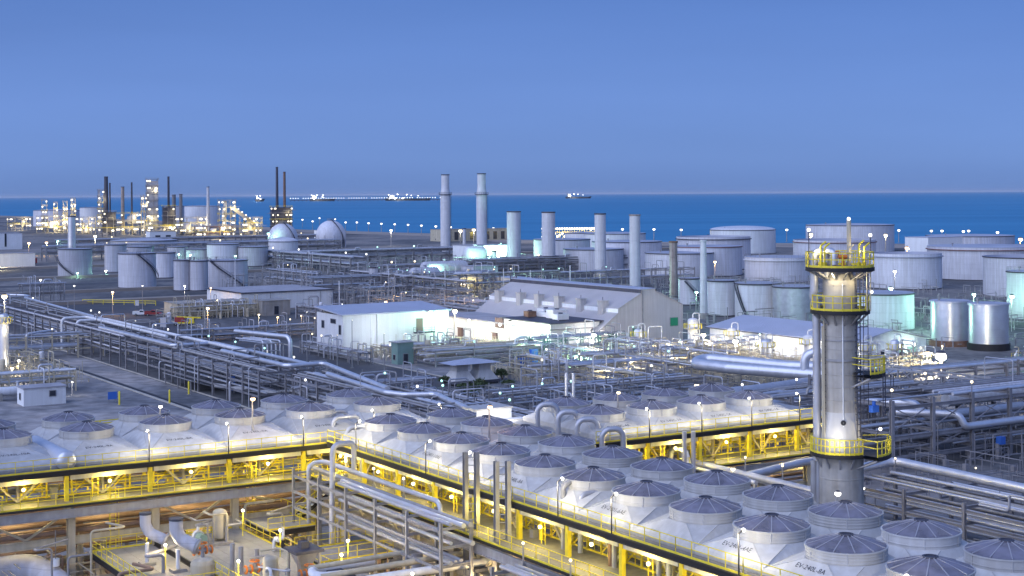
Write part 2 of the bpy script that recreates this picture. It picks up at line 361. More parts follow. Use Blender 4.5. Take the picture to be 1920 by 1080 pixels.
YEL, WARM, WHT, GRN, ORG = (1, 0.79, 0.17), (1, 0.86, 0.52), (1, 0.96, 0.86), (0.45, 1, 0.72), (1, 0.58, 0.2)
ORD = ['first', 'second', 'third', 'fourth', 'fifth', 'sixth', 'seventh', 'eighth', 'ninth', 'tenth', 'eleventh', 'twelfth', 'thirteenth', 'fourteenth', 'fifteenth', 'sixteenth']
# ================================================================== SETTING
shore = [at(-900, 392), at(-250, 398), at(150, 408), at(400, 418), at(560, 430), at(700, 434.5), at(825, 438), at(960, 449), at(1250, 453.5), at(1500, 456), at(1720, 457), at(2600, 459)]
g = MB()
for p, q in zip(shore[:-1], shore[1:]):
    g.add([(p.x, -400, 0), (q.x, -400, 0), (q.x, q.y, 0), (p.x, p.y, 0)], [(0, 1, 2, 3)])
tag(put('ground', g.mesh('ground', 'ground')), kind='structure')
g = MB()
for p, q in zip(shore[:-1], shore[1:]):
    g.add([(p.x, p.y - 90, 0.03), (q.x, q.y - 90, 0.03), (q.x, q.y - 2, 0.03), (p.x, p.y - 2, 0.03)], [(0, 1, 2, 3)])
    g.add([(p.x, p.y - 2, 0.03), (q.x, q.y - 2, 0.03), (q.x, q.y + 40, -2), (p.x, p.y + 40, -2)], [(0, 1, 2, 3)])
tag(put('beach', g.mesh('beach', 'sand')), kind='structure')
g = MB(); g.add([(-60000, 200, -0.8), (60000, 200, -0.8), (60000, 110000, -0.8), (-60000, 110000, -0.8)], [(0, 1, 2, 3)])
tag(put('sea', g.mesh('sea', 'sea')), kind='structure')
def slab(name, mat, a0, a1, c0, c1, z, t=0.0):
    m = MB()
    if t: m.bx(0, a1 - a0, 0, c1 - c0, 0, t)
    else: m.add([(0, 0, 0), (a1 - a0, 0, 0), (a1 - a0, c1 - c0, 0), (0, c1 - c0, 0)], [(0, 1, 2, 3)])
    o = put(name, m.mesh(name, mat)); o.location = W(a0, c0, z); o.rotation_euler = (0, 0, TH); return tag(o, kind='structure')
slab('yard', 'paved', 30, 86.5, 190, 430, 0.010)
slab('road', 'paved', 88.6, 95.5, 150, 470, 0.014)
slab('kerb', 'kerb', 86.6, 87.2, 190, 430, 0.0, 0.14)
slab('kerb', 'kerb', 95.8, 96.2, 190, 430, 0.0, 0.12)
slab('drain_channel', 'black', 87.3, 88.2, 190, 430, 0.018)
slab('road', 'asphalt', 124, 144, 215, 420, 0.018)
slab('kerb', 'kerb', 144.2, 144.7, 215, 420, 0.0, 0.13)
slab('yard', 'asphalt', 112, 168, 425, 520, 0.022)
slab('pavement', 'paved', 145.2, 186, 232, 305, 0.016)
slab('pavement', 'paved', 187, 250, 120, 262, 0.012)
slab('yard', 'sand', 160, 330, 20, 118, 0.02)
slab('yard', 'conc', 20, 86, 100, 175, 0.012)
slab('road', 'asphalt', -60, 330, 470, 482, 0.026)
slab('road', 'asphalt', 30, 420, 610, 622, 0.026)
for a0, a1, c0, c1 in ((60, 330, 500, 506), (90, 420, 560, 563), (40, 300, 660, 666), (150, 600, 760, 768)):
    slab('earth_bank', 'sand', a0, a1, c0, c1, 0.0, 1.1)
# ================================================================== TANKS
def helix_stair(mb, r, d0, z0, d1, z1, n=26):
    P = []
    for i in range(n + 1):
        t = i / n; an = d0 + (d1 - d0) * t; z = z0 + (z1 - z0) * t
        P.append((an, z))
    f = lambda rr, an, z: Vector((rr * math.cos(an), rr * math.sin(an), z))
    for (a0_, z0_), (a1_, z1_) in zip(P[:-1], P[1:]):
        mb.beam(f(r + 0.95, a0_, z0_), f(r + 0.95, a1_, z1_), 0.08, 0.34)
        mb.beam(f(r + 0.12, a0_, z0_), f(r + 0.12, a1_, z1_), 0.08, 0.34)
        mb.beam(f(r + 0.1, (a0_ + a1_) / 2, (z0_ + z1_) / 2), f(r + 0.95, (a0_ + a1_) / 2, (z0_ + z1_) / 2), 0.7, 0.06)
        mb.beam(f(r + 0.95, a0_, z0_ + 1.1), f(r + 0.95, a1_, z1_ + 1.1), 0.07)
        mb.beam(f(r + 0.95, a0_, z0_), f(r + 0.95, a0_, z0_ + 1.1), 0.06)
def tank(x, y, r, h, label, mat='tank', roof='cone', rim='rim_dark', stair=None, girder=False, rails=True, group=None, rise=0.07, base='rim_dark', vents=1, cat='storage tank', z=0.0, plinth=0.0):
    root = bpy.data.objects.new('storage_tank', None); COL.objects.link(root); root.location = (x, y, z); tag(root, label, cat, group)
    phi = math.atan2(-y, -x); n = 64
    m = MB(); nc = max(4, round(h / 2.3)); prof = []
    for i in range(nc):
        rr = r + 0.022 * (nc - 1 - i) / nc; z0, z1 = plinth + (h - plinth) * i / nc, plinth + (h - plinth) * (i + 1) / nc
        prof += [(rr, z0), (rr, z1 - 0.09), (rr + 0.05, z1 - 0.07), (rr + 0.05, z1 - 0.02), (rr - 0.022 / nc, z1)]
    m.lathe(prof, n).part('shell', mat, root)
    m = MB(); m.lathe([(r + 0.35, 0), (r + 0.35, 0.35 + plinth), (r - 0.1, 0.36 + plinth)], n).part('base_ring', 'conc' if base is None else base, root)
    if roof == 'cone':
        m = MB(); m.lathe([(r + 0.06, h - 0.02), (r + 0.06, h + 0.06), (r * 0.5, h + r * rise * 0.62), (0.02, h + r * rise)], n).part('roof', 'tank_roof', root)
    elif roof == 'dome':
        pr = [(r + 0.06, h - 0.02)] + [(r * math.cos(t), h + r * rise * 2.2 * math.sin(t)) for t in [math.pi / 2 * k / 7 for k in range(7)]] + [(0.02, h + r * rise * 2.2)]
        m = MB(); m.lathe_s(pr, n).part('roof', 'tank', root)
    else:   # floating roof, deck lies below the rim
        m = MB(); m.lathe([(r, h - 0.05), (r, h), (r - 0.25, h), (r - 0.25, h - 2.2), (r * 0.6, h - 2.3), (0.02, h - 2.35)], n).part('floating_roof', 'tank_roof', root)
    if rim:
        m = MB(); zz = h - (1.0 if girder else 0.05)
        m.lathe([(r + 0.02, zz - 0.35), (r + 0.55 if girder else r + 0.28, zz - 0.3), (r + 0.55 if girder else r + 0.28, zz), (r, zz + 0.05)], n).part('wind_girder' if girder else 'rim_angle', rim, root)
    if rails:
        m = MB(); k = 28
        for i in range(k):
            a0, a1 = 2 * math.pi * i / k, 2 * math.pi * (i + 1) / k
            for zz in (1.05, 0.55): m.beam((r * math.cos(a0), r * math.sin(a0), h + zz), (r * math.cos(a1), r * math.sin(a1), h + zz), 0.06)
            m.beam((r * math.cos(a0), r * math.sin(a0), h), (r * math.cos(a0), r * math.sin(a0), h + 1.08), 0.07)
        m.part('roof_railing', 'galv', root)
    for k in range(vents):
        an = phi + (-0.8 + 1.5 * k); m = MB(); m.tube([(0, 0, 0), (0, 0, 0.9)], 0.22, 8); m.tube([(0, 0, 0.9), (0, 0, 1.25)], 0.42, 8)
        m.part('roof_vent', 'galv', root, (r * 0.75 * math.cos(an), r * 0.75 * math.sin(an), h + r * rise * 0.3 if roof != 'floating' else h - 2.2))
    if stair:
        d0, z0, d1, z1 = stair; m = MB(); helix_stair(m, r, phi + R(d0), z0 * h, phi + R(d1), z1 * h)
        m.part('stair', 'dsteel', root)
        m = MB(); m.bx(-0.2, 1.4, -0.8, 0.8, 0, 0.1); m.rail([(1.4, -0.8, 0.1), (1.4, 0.8, 0.1)], t=0.08)
        m.part('stair_landing', 'dsteel', root, ((r) * math.cos(phi + R(d1)), r * math.sin(phi + R(d1)), z1 * h), phi + R(d1))
    return root
def tank_px(x0, x1, yt, yb, label, **kw):
    xc = (x0 + x1) / 2; dx = xc - 960
    Yf = FPX * EYE / (yb - 364 + dx * ROLL); k = (x1 - x0) / 2 / FPX; r = k * Yf / (1 - k); Yc = Yf + r
    h = EYE - (yt - 364 + dx * ROLL) * Yc / FPX
    return tank(dx * Yc / FPX, Yc, r, h, label, **kw)
TL = [
 (109, 171, 466, 521, 'grey tank alone on dark ground in front of a bright steel column', dict(mat='tank_grey', stair=(2, .03, -86, .72), rise=.04)),
 (196, 236, 458, 511, 'narrow grey tank half hidden behind the tank with a stair across its right side', dict(mat='tank_grey', rise=.05)),
 (234, 284, 462, 505, 'low grey tank peeping out above the stair of the tank in front', dict(mat='tank_grey', rise=.05)),
 (222, 291, 474, 541, 'broad pale tank with a stair slanting down its right side, front of the left group', dict(stair=(88, .25, 3, .96), rise=.045, vents=2)),
 (291, 328, 473, 522, 'slim pale tank just right of the tank with the slanting stair', dict(rise=.05)),
 (313, 352, 462, 498, 'small tank behind the slim pale tank, teal lamp at its foot', dict(mat='tank_grey', rise=.05)),
 (349, 391, 467, 499, 'small grey tank beside the white domed pair, partly hidden by twin tanks', dict(mat='tank_grey', rise=.05)),
 (388, 448, 457, 500, 'white tank standing right behind the tank with a diagonal stair', dict(mat='tank_white', rise=.07)),
 (446, 502, 462, 500, 'low pale tank between the white tank and the domed tank below the sphere', dict(mat='tank_grey', rise=.05)),
 (325, 357, 487, 546, 'leftmost of three touching tanks behind the pipe yard', dict(mat='tank_grey', rise=.05)),
 (355, 389, 488, 546, 'narrow tank squeezed between two larger touching tanks', dict(mat='tank_grey', rise=.05)),
 (388, 463, 487, 541, 'wide pale tank with a dark diagonal stair, behind the flat white warehouse', dict(stair=(50, .05, -48, .97), rise=.045)),
 (503, 558, 452, 482, 'domed white tank standing in front of the left gas sphere', dict(mat='tank_white', roof='dome', rise=.12, rails=False)),
 # far shore of the complex
 (150, 196, 389, 430, 'wide white tank with dark rim far behind the left process towers', dict(mat='tank_white', rim='rim_dark', rise=.05, rails=False)),
 (64, 150, 394, 425, 'long low tank far left behind the small lit columns', dict(mat='tank', rise=.05, rails=False)),
 (308, 345, 386, 428, 'pale far tank between the tall thin stacks of the left plant', dict(mat='tank', rise=.05, rails=False)),
 (346, 412, 386, 426, 'widest white tank of the far left plant with a dark rim', dict(mat='tank_white', rise=.04, rails=False)),
 (208, 330, 450, 476, 'very wide low tank with pale roof behind the left tank group', dict(mat='tank_grey', rise=.07, rails=False)),
 # middle and right tank farm
 (1000, 1106, 448, 496, 'pale tank between the two widest grey stacks', dict(rise=.04, rails=False)),
 (1058, 1130, 436, 470, 'small white tank below the row of yellow lamps', dict(mat='tank_white', rise=.05, rails=False)),
 (1095, 1210, 437, 478, 'white tank behind the slim stack, sea right behind it', dict(mat='tank_white', rise=.05, rails=False)),
 (1056, 1168, 466, 512, 'low lavender tank crossed by a slim white stack', dict(rise=.03, rails=False)),
 (1110, 1240, 452, 508, 'large pale tank behind the banded stack', dict(rise=.04, rails=False)),
 (1209, 1337, 473, 522, 'wide pale tank behind the rusty stack, in the middle of the tank farm', dict(rise=.04, rails=False)),
 (1268, 1406, 443, 507, 'open topped tank with a broad dark rim behind two pale tanks', dict(roof='floating', girder=True, rails=False)),
 (1258, 1390, 461, 519, 'pale tank with red edged roof under the open topped tank', dict(rim='rim_rust', rise=.03, rails=False)),
 (1331, 1453, 430, 477, 'bright white tank with a shallow dome near the shore', dict(mat='tank_white', roof='dome', rise=.05, rails=False)),
 (1396, 1521, 481, 531, 'wide tank with a white band round its top left of the tower platforms', dict(girder=True, rim='tank_white', rise=.04)),
 (1512, 1674, 421, 474, 'huge pale tank on the shore behind the tower top', dict(mat='tank', rise=.035, rails=False)),
 (1488, 1640, 449, 500, 'tank with a dark red open rim just behind the tower top', dict(roof='floating', rim='rim_rust', girder=True, rails=False)),
 (1630, 1763, 474, 544, 'large pale tank with a light top band right of the tower platforms', dict(girder=True, rim='tank_roof', roof='floating', rails=False)),
 (1738, 1898, 441, 473, 'long low tank on the shore at far right with a lamp on its rim', dict(mat='tank_grey', rise=.03, rails=False)),
 (1741, 1948, 461, 527, 'very large tank with a red roof edge at right', dict(rim='rim_rust', girder=True, roof='cone', rise=.03, rails=False)),
 (1846, 2010, 480, 560, 'dark grey tank cut by the right picture edge with a black rim', dict(mat='tank_grey', roof='floating', rails=False)),
 (1889, 1990, 508, 602, 'green lit tank cut by the right picture edge', dict(mat='tank_grey', roof='cone', rise=.05)),
 (1592, 1711, 548, 622, 'pale tank lit green on its right side beside the tower', dict(mat='tank', rise=.05, rails=False)),
 (1744, 1816, 563, 651, 'left of the two bright silver tanks on a rusty base', dict(mat='silver', rim='alu', base='rust', rise=.06, rails=False, vents=1, plinth=1.0)),
 (1816, 1888, 568, 659, 'right of the two bright silver tanks, thin rings round its shell', dict(mat='silver', rim='alu', base='black', rise=.06, rails=False, vents=1, plinth=1.2)),
 (1271, 1312, 521, 573, 'slim pale tank with a stair right of the rusty stack', dict(rise=.05, stair=(-20, .9, 60, .2))),
 (1325, 1382, 525, 594, 'pale tank between the grey banded stack and the twin end tanks', dict(rise=.05)),
 (1377, 1463, 530, 600, 'broad pale tank behind the right long shed, stair curving down its left side', dict(rise=.05, stair=(-62, .95, -25, .05))),
 (1448, 1532, 536, 606, 'tank with a silvery face left of the tower shaft', dict(rise=.05, mat='alu_b')),
]
for x0, x1, yt, yb, lab, kw in TL: tank_px(x0, x1, yt, yb, lab, **kw)
# gas spheres on legs
def sphere_tank(px, py, rpx, ybase, label):
    dx = px - 960; Y = FPX * EYE / (ybase - 364 + dx * ROLL); s = Y / FPX; r = rpx * s; zc = EYE - (py - 364 + dx * ROLL) * s
    root = bpy.data.objects.new('gas_sphere', None); COL.objects.link(root); root.location = (dx * s, Y, 0); tag(root, label, 'gas sphere', 'gas spheres by the shore')
    MB().sphere((0, 0, zc), r, 40, 24).part('shell', 'tank', root)
    me = MB().tube([(0, 0, 0), (0, 0, zc)], 0.55, 10).mesh('leg', M['tank_grey'])
    for k in range(10):
        an = 2 * math.pi * k / 10; put('leg', me, root, (r * 0.97 * math.cos(an), r * 0.97 * math.sin(an), 0))
    b = MB()
    for k in range(10):
        a0, a1 = 2 * math.pi * k / 10, 2 * math.pi * (k + 1) / 10; f = lambda a_, z_: Vector((r * .97 * math.cos(a_), r * .97 * math.sin(a_), z_))
        b.beam(f(a0, 0.5), f(a1, zc * 0.8), 0.2); b.beam(f(a1, 0.5), f(a0, zc * 0.8), 0.2)
    b.part('brace', 'dsteel', root)
    p = MB(); p.lathe([(0.2, zc + r), (2.6, zc + r), (2.6, zc + r + 0.15), (0.2, zc + r + 0.15)], 16)
    for k in range(12):
        a0, a1 = 2 * math.pi * k / 12, 2 * math.pi * (k + 1) / 12; q = lambda a_, z_: (2.6 * math.cos(a_), 2.6 * math.sin(a_), zc + r + z_)
        p.beam(q(a0, 1.1), q(a1, 1.1), 0.12); p.beam(q(a0, 0.1), q(a0, 1.1), 0.12)
    p.part('top_platform', 'steel', root)
    st = MB(); phi = math.atan2(-Y, -dx * s)
    for k in range(20):
        t0, t1 = k / 20, (k + 1) / 20
        e0, e1 = R(-50 + 135 * t0), R(-50 + 135 * t1); b0, b1 = phi + R(70 - 60 * t0), phi + R(70 - 60 * t1)
        g_ = lambda e, b: Vector(((r + .5) * math.cos(e) * math.cos(b), (r + .5) * math.cos(e) * math.sin(b), zc + (r + .5) * math.sin(e)))
        st.beam(g_(e0, b0), g_(e1, b1), 0.7, 0.3)
    st.part('stair', 'dsteel', root)
sphere_tank(530, 446, 27.5, 472, 'gas sphere rising behind the domed white tank')
sphere_tank(620, 440.5, 27.5, 464, 'gas sphere on stout legs, the one standing free')
# ================================================================== STACKS AND FAR TOWERS
def stack(px, ytop, ybase, w0, w1, label, mat='stack', ring=None, cap='rim_dark', bands=8, ladder=True, cat='stack', name='chimney_stack', taper_at=None, group=None, base=True):
    dx = px - 960; Y = FPX * EYE / (ybase - 364 + dx * ROLL); s = Y / FPX; r0, r1 = w0 / 2 * s, w1 / 2 * s
    h = EYE - (ytop - 364 + dx * ROLL) * s
    root = bpy.data.objects.new(name, None); COL.objects.link(root); root.location = (dx * s, Y, 0); tag(root, label, cat, group)
    phi = math.atan2(-Y, -dx * s); zt = h if taper_at is None else EYE - (taper_at - 364 + dx * ROLL) * s
    rad = lambda z: r1 + (r0 - r1) * (1 - z / h) if taper_at is None else (r0 if z < zt else r1)
    m = MB(); prof = []
    for i in range(bands):
        z0, z1 = h * i / bands, h * (i + 1) / bands
        prof += [(rad(z0 + 0.01), z0), (rad(z1 - 0.01), z1 - 0.18), (rad(z1 - 0.01) + 0.1, z1 - 0.16), (rad(z1 - 0.01) + 0.1, z1 - 0.02), (rad(min(h, z1 + 0.01)), z1)]
    prof += [(rad(h) - 0.12, h), (rad(h) - 0.15, h - 3)]
    m.lathe(prof, 32).part('shaft', mat, root)
    MB().lathe([(rad(h) + 0.02, h - 0.5), (rad(h) + 0.2, h - 0.45), (rad(h) + 0.2, h), (rad(h) - 0.1, h + 0.02)], 32).part('rim', cap, root)
    if base: MB().lathe([(r0 * 1.25, 0), (r0 * 1.25, 1.2), (r0 * 1.02, 1.6)], 24).part('base', 'conc', root)
    if ring:
        zr = EYE - (ring - 364 + dx * ROLL) * s; rr = rad(zr) + 1.4; q = MB()
        q.lathe([(rad(zr), zr - 0.25), (rr, zr - 0.2), (rr, zr + 0.1), (rad(zr), zr + 0.12)], 28)
        for k in range(20):
            a0, a1 = 2 * math.pi * k / 20, 2 * math.pi * (k + 1) / 20
            q.beam((rr * math.cos(a0), rr * math.sin(a0), zr + 1.1), (rr * math.cos(a1), rr * math.sin(a1), zr + 1.1), 0.1); q.beam((rr * math.cos(a0), rr * math.sin(a0), zr), (rr * math.cos(a0), rr * math.sin(a0), zr + 1.1), 0.1)
        q.part('ring_platform', 'dsteel', root)
    if ladder:
        an = phi + R(75); l = MB(); top = zt if taper_at else h - 1
        l.ladder((0, 0, 0), top, 0.7, (0, 1, 0), True, (1, 0, 0)); l.part('ladder', 'dsteel', root, ((r0 + .15) * math.cos(an), (r0 + .15) * math.sin(an), 0), an)
    return root
stack(835, 327, 482, 19, 15, 'left of the two tallest pale stacks, ring platform near its top', ring=364.5, taper_at=364.5, bands=12)
stack(903, 325, 486, 20, 16, 'right of the two tallest pale stacks, ring platform near its top', ring=364.5, taper_at=364.5, bands=12)
stack(963, 396, 500, 26, 26, 'broad grey stack nearest to the two tall ringed stacks', bands=6, ladder=False)
stack(1028, 397, 512, 26, 25, 'broad grey stack with an openwork collar at its foot', bands=6, ladder=False)
stack(1125, 400, 520, 22, 21, 'slim white stack in front of the low lavender tank', bands=7, ladder=False)
stack(1190, 402, 545, 21, 20, 'pale banded stack with a brown stained rim, tallest above the hall roof', bands=6, cap='stack_rust', ladder=False)
stack(1262, 452, 566, 15, 15, 'short rust stained stack at the hall gable', mat='stack_rust', cap='rust', bands=4, ladder=False)
stack(1318, 450, 597, 15, 11, 'grey stack with thick collars in front of the pale end tanks', bands=6, cap='stack', mat='stack', ladder=False)
stack(390, 350, 440, 6, 5, 'slim pale stack by itself in the far left plant', bands=6, ladder=False)
stack(199, 331, 440, 9, 7, 'dark stack on a furnace at far left', mat='dsteel', bands=5, ladder=False)
stack(206, 343, 440, 4, 3, 'thin dark pipe stack beside the dark furnace stack', mat='dsteel', bands=4, ladder=False, base=False)
stack(230, 350, 440, 7, 6, 'stubby reddish tower left of a needle thin stack', mat='stack_rust', bands=4, ladder=False)
stack(247, 342, 440, 4, 3, 'needle thin dark stack in the far left plant', mat='dsteel', bands=5, ladder=False, base=False)
stack(316, 331, 440, 5, 4, 'tall thin dark stack right of the thick lit column', mat='dsteel', bands=6, ladder=False)
stack(326, 365, 440, 7, 7, 'short dark vessel tower between thin stacks at left', mat='steel', bands=4, ladder=False)
stack(339, 364, 440, 6, 6, 'short grey vessel tower nearest to the widest far tank', mat='steel', bands=4, ladder=False)
stack(519.5, 313, 432, 6, 4.5, 'tallest thin dark stack of the twin furnace by the shore', mat='dsteel', bands=8, ladder=False, base=False)
stack(533.5, 322, 432, 5.5, 4.5, 'shorter rusty twin stack of the furnace by the shore', mat='rust', bands=8, ladder=False, base=False)
stack(134, 405, 500, 15, 14, 'bright steel column behind the lone grey tank at left', mat='alu', bands=10, ladder=False, cat='column', name='steel_column')
stack(562 + 308, 428, 470, 6, 6, 'short lit vent stack between the two tall ringed stacks', mat='stack', bands=3, ladder=False)
stack(926, 470, 500, 8, 8, 'small dark topped stub stack beside the green lit hall', mat='stack', bands=3, ladder=False)
stack(957, 505, 545, 14, 14, 'squat silver vessel column behind the powerhouse left corner', mat='alu_b', bands=4, ladder=False, cat='column', name='steel_column')
stack(700, 500, 562, 17, 17, 'grey vertical vessel with piping amid the dense pipework', mat='tank_grey', bands=5, ladder=True, cat='column', name='process_column')
stack(573, 515, 560, 9, 9, 'small grey vertical vessel behind the flat white warehouse', mat='tank_grey', bands=4, ladder=True, cat='column', name='process_column')
# far left plant: lattice process units, columns, furnaces
def frame(px, ytop, ybase, wpx, dpx, label, floors=4, mat='steel', vessels=1, lamps=6, bulb='bulb_y', name='process_structure', seed=0, lit=0, col=YEL, bays=2, skin=None, lr=0.8):
    rnd = random.Random(seed + int(px) * 7 + int(ytop))
    dx = px - 960; Y = FPX * EYE / (ybase - 364 + dx * ROLL); s = Y / FPX; w_, d_ = wpx * s, dpx * s; h = EYE - (ytop - 364 + dx * ROLL) * s
    root = bpy.data.objects.new(name, None); COL.objects.link(root); root.location = (dx * s, Y, 0); root.rotation_euler = (0, 0, TH * 0.6); tag(root, label, 'process unit')
    t = max(0.35, 0.4 * s)
    cm = MB().bx(-t / 2, t / 2, -t / 2, t / 2, 0, h).mesh('column', M[mat])
    for i in range(bays + 1):
        for j in (0, 1): put('column', cm, root, (-w_ / 2 + w_ * i / bays, -d_ / 2 + d_ * j, 0))
    for k in range(1, floors + 1):
        z = h * k / floors - 0.02; m = MB(); m.bx(-w_ / 2 - 0.6, w_ / 2 + 0.6, -d_ / 2 - 0.6, d_ / 2 + 0.6, z - 0.45, z - 0.1)
        x0, x1, y0, y1 = -w_ / 2 - .6, w_ / 2 + .6, -d_ / 2 - .6, d_ / 2 + .6
        m.part('floor_deck', mat, root)
        MB().rail([(x0, y1, z), (x0, y0, z), (x1, y0, z), (x1, y1, z)], 1.2, 0.14, 4, False).part('railing', 'yellow' if rnd.random() < .6 else 'galv', root)
    b = MB()
    for i in range(bays):
        xa, xb = -w_ / 2 + w_ * i / bays, -w_ / 2 + w_ * (i + 1) / bays
        for k in range(floors):
            if rnd.random() < .5: b.beam((xa, -d_ / 2, h * k / floors), (xb, -d_ / 2, h * (k + 1) / floors), t * .5)
    if b.v: b.part('brace', mat, root)
    if skin: MB().bx(-w_ / 2 + .3, w_ / 2 - .3, -d_ / 2 + .3, d_ / 2 - .3, h * .18, h * .97).part('casing', skin, root)
    for k in range(vessels):
        x = (rnd.random() - .5) * w_ * .7; z0 = h * rnd.choice((0, .25, .5)); hh = h * rnd.uniform(.25, .6); r = rnd.uniform(.08, .16) * w_
        MB().drum((0, 0, z0), (0, 0, z0 + hh), r, 14).part('vessel', rnd.choice(('alu_b', 'tank_grey', 'alu')), root, (x, (rnd.random() - .5) * d_ * .4, 0))
    p = MB()
    for k in range(6):
        x = (rnd.random() - .5) * w_; z = h * rnd.uniform(.1, .9); p.tube([(x, -d_ / 2 - .5, 0), (x, -d_ / 2 - .5, z), (x + rnd.choice((-1, 1)) * w_ * .4, -d_ / 2 - .5, z)], max(.2, .25 * s), 6, 1)
    p.part('piping', 'galv', root)
    lm = cached(('lampball', bulb, lr), lambda: MB().sphere((0, 0, 0), lr, 8, 6).mesh('lamp', M[bulb]))
    for k in range(int(lamps * 1.6)):
        z = h * rnd.randint(0, floors - 1) / floors + h / floors * .75
        put('lamp', lm, root, (rnd.choice((-1, 1)) * w_ * .5 * rnd.uniform(.4, 1.05), -d_ / 2 - .7, z))
    if lit: light((0, -d_ / 2 - 6, h * .3), lit, col, root, 1.0); light((w_ * .3, -d_ / 2 - 4, h * .8), lit * .6, col, root, 1.0)
    return root
FR = [
 (83, 375, 436, 9, 8, 'slim lit tower, first of four at the far left edge of the plant', 6, 'steel', 1, 9),
 (104, 380, 436, 6, 6, 'slim lit tower, second of four at the far left edge of the plant', 5, 'cream', 1, 6),
 (122, 378, 436, 7, 7, 'slim lit tower, third of four at the far left edge of the plant', 5, 'cream', 1, 7),
 (137, 372, 436, 7, 7, 'slim lit tower, fourth and tallest of four at the far left edge of the plant', 6, 'cream', 1, 8),
 (189, 357, 440, 10, 10, 'stepped lattice tower hugging the dark furnace stack', 7, 'steel', 2, 10),
 (285, 336, 442, 20, 18, 'lattice round the thick pale regenerator column', 8, 'steel', 2, 14),
 (270, 368, 442, 10, 10, 'low lattice left of the thick pale regenerator column', 5, 'cream', 1, 8),
 (204, 397, 444, 24, 16, 'dark boxy furnace at the foot of the dark stack', 3, 'dsteel', 0, 4),
 (316, 387, 444, 22, 14, 'dark boxy furnace at the foot of the tall thin stack', 3, 'dsteel', 0, 4),
 (425, 376, 440, 30, 18, 'broad stepped lattice unit with a slanting lit conveyor', 5, 'cream', 3, 16),
 (240, 400, 440, 46, 14, 'wide low lit pipe gallery behind the thin needle stack', 3, 'cream', 3, 14),
 (360, 408, 440, 60, 14, 'wide lit pipe gallery in front of the widest far tank', 3, 'cream', 4, 18),
 (100, 406, 436, 60, 14, 'wide lit pipe gallery at the far left edge', 3, 'cream', 3, 16),
 (35, 408, 432, 40, 12, 'low white lit buildings and frames at the far left edge', 2, 'cream', 2, 10),
 (160, 408, 438, 36, 12, 'lit gallery in front of the dark rimmed wide white tank', 3, 'cream', 2, 12),
 (470, 408, 440, 40, 14, 'low lit gallery right of the slanting conveyor', 3, 'cream', 3, 12),
 (527, 388, 436, 38, 18, 'dark furnace block carrying the twin thin stacks', 4, 'dsteel', 2, 14),
 (300, 424, 448, 50, 10, 'front row pipe gallery below the thick column', 2, 'cream', 2, 10),
 (400, 424, 448, 70, 10, 'front row pipe gallery below the stepped lattice unit', 2, 'rust', 2, 12),
]
for i, (px, yt, yb, wp, dp, lab, fl, mt, ve, la) in enumerate(FR):
    skin = 'dsteel' if 'boxy' in lab or 'block' in lab else ('alu_b' if 'regenerator column' in lab and 'round' in lab else None)
    frame(px, yt, yb, wp, dp, lab, fl, mt, ve, la, bulb='bulb_far', lit=4500 if mt in ('cream', 'rust') else 2500, seed=i, bays=3 if wp > 20 else 1, skin=skin, col=(1, .82, .42))
# lit conveyor
cv = thing('conveyor', 'slanting lit conveyor bridge right of the stepped lattice unit', 'conveyor', *S(440, 440)); pa, pb = S(440, 440), S(476, 440)
v_ = Vector((pb[0] - pa[0], pb[1] - pa[1], 0)); m = MB(); m.beam((0, 0, 24), v_ + ZV * 10, 3, 3); m.part('gallery', 'cream', cv)
m = MB(); m.beam(v_, v_ + ZV * 9, 1.2); m.beam(v_ * .5, v_ * .5 + ZV * 16, 1.2); m.part('trestle', 'steel', cv)
for k in range(6): put('lamp', cached(('lampball', 'bulb_far', 0.8), None), cv, (v_ * (k / 5)) + ZV * (26.5 - 14 * k / 5) + C_ * 0)
# ================================================================== FAR JETTY AND SHIPS
JY = 9000.0
def sea_thing(name, label, cat, px, Y, group=None):
    o = bpy.data.objects.new(name, None); COL.objects.link(o); o.location = ((px - 960) / FPX * Y, Y, -0.8); return tag(o, label, cat, group)
s = JY / FPX
jt = sea_thing('jetty', 'long thin loading jetty with a string of lamps on the horizon', 'jetty', 690, JY)
L_ = 290 * s; MB().bx(-L_ / 2, L_ / 2, -5, 5, 6, 10).part('deck', 'dsteel', jt)
pm = MB().bx(-1.5, 1.5, -4, 4, -2, 6).mesh('pile', M['dsteel'])
for k in range(40): put('pile', pm, jt, (-L_ / 2 + L_ * k / 39, 0, 0))
lm = MB().sphere((0, 0, 0), 2.5, 8, 6).mesh('lamp', M['bulb_w']); pl = MB().tube([(0, 0, 0), (0, 0, 9)], .4, 5).mesh('lamp_post', M['steel'])
for k in range(62):
    if k % 9 == 4: continue
    x = -L_ / 2 + L_ * k / 61; q = put('lamp_post', pl, jt, (x, -5, 10)); put('lamp', lm, q, (0, 0, 9))
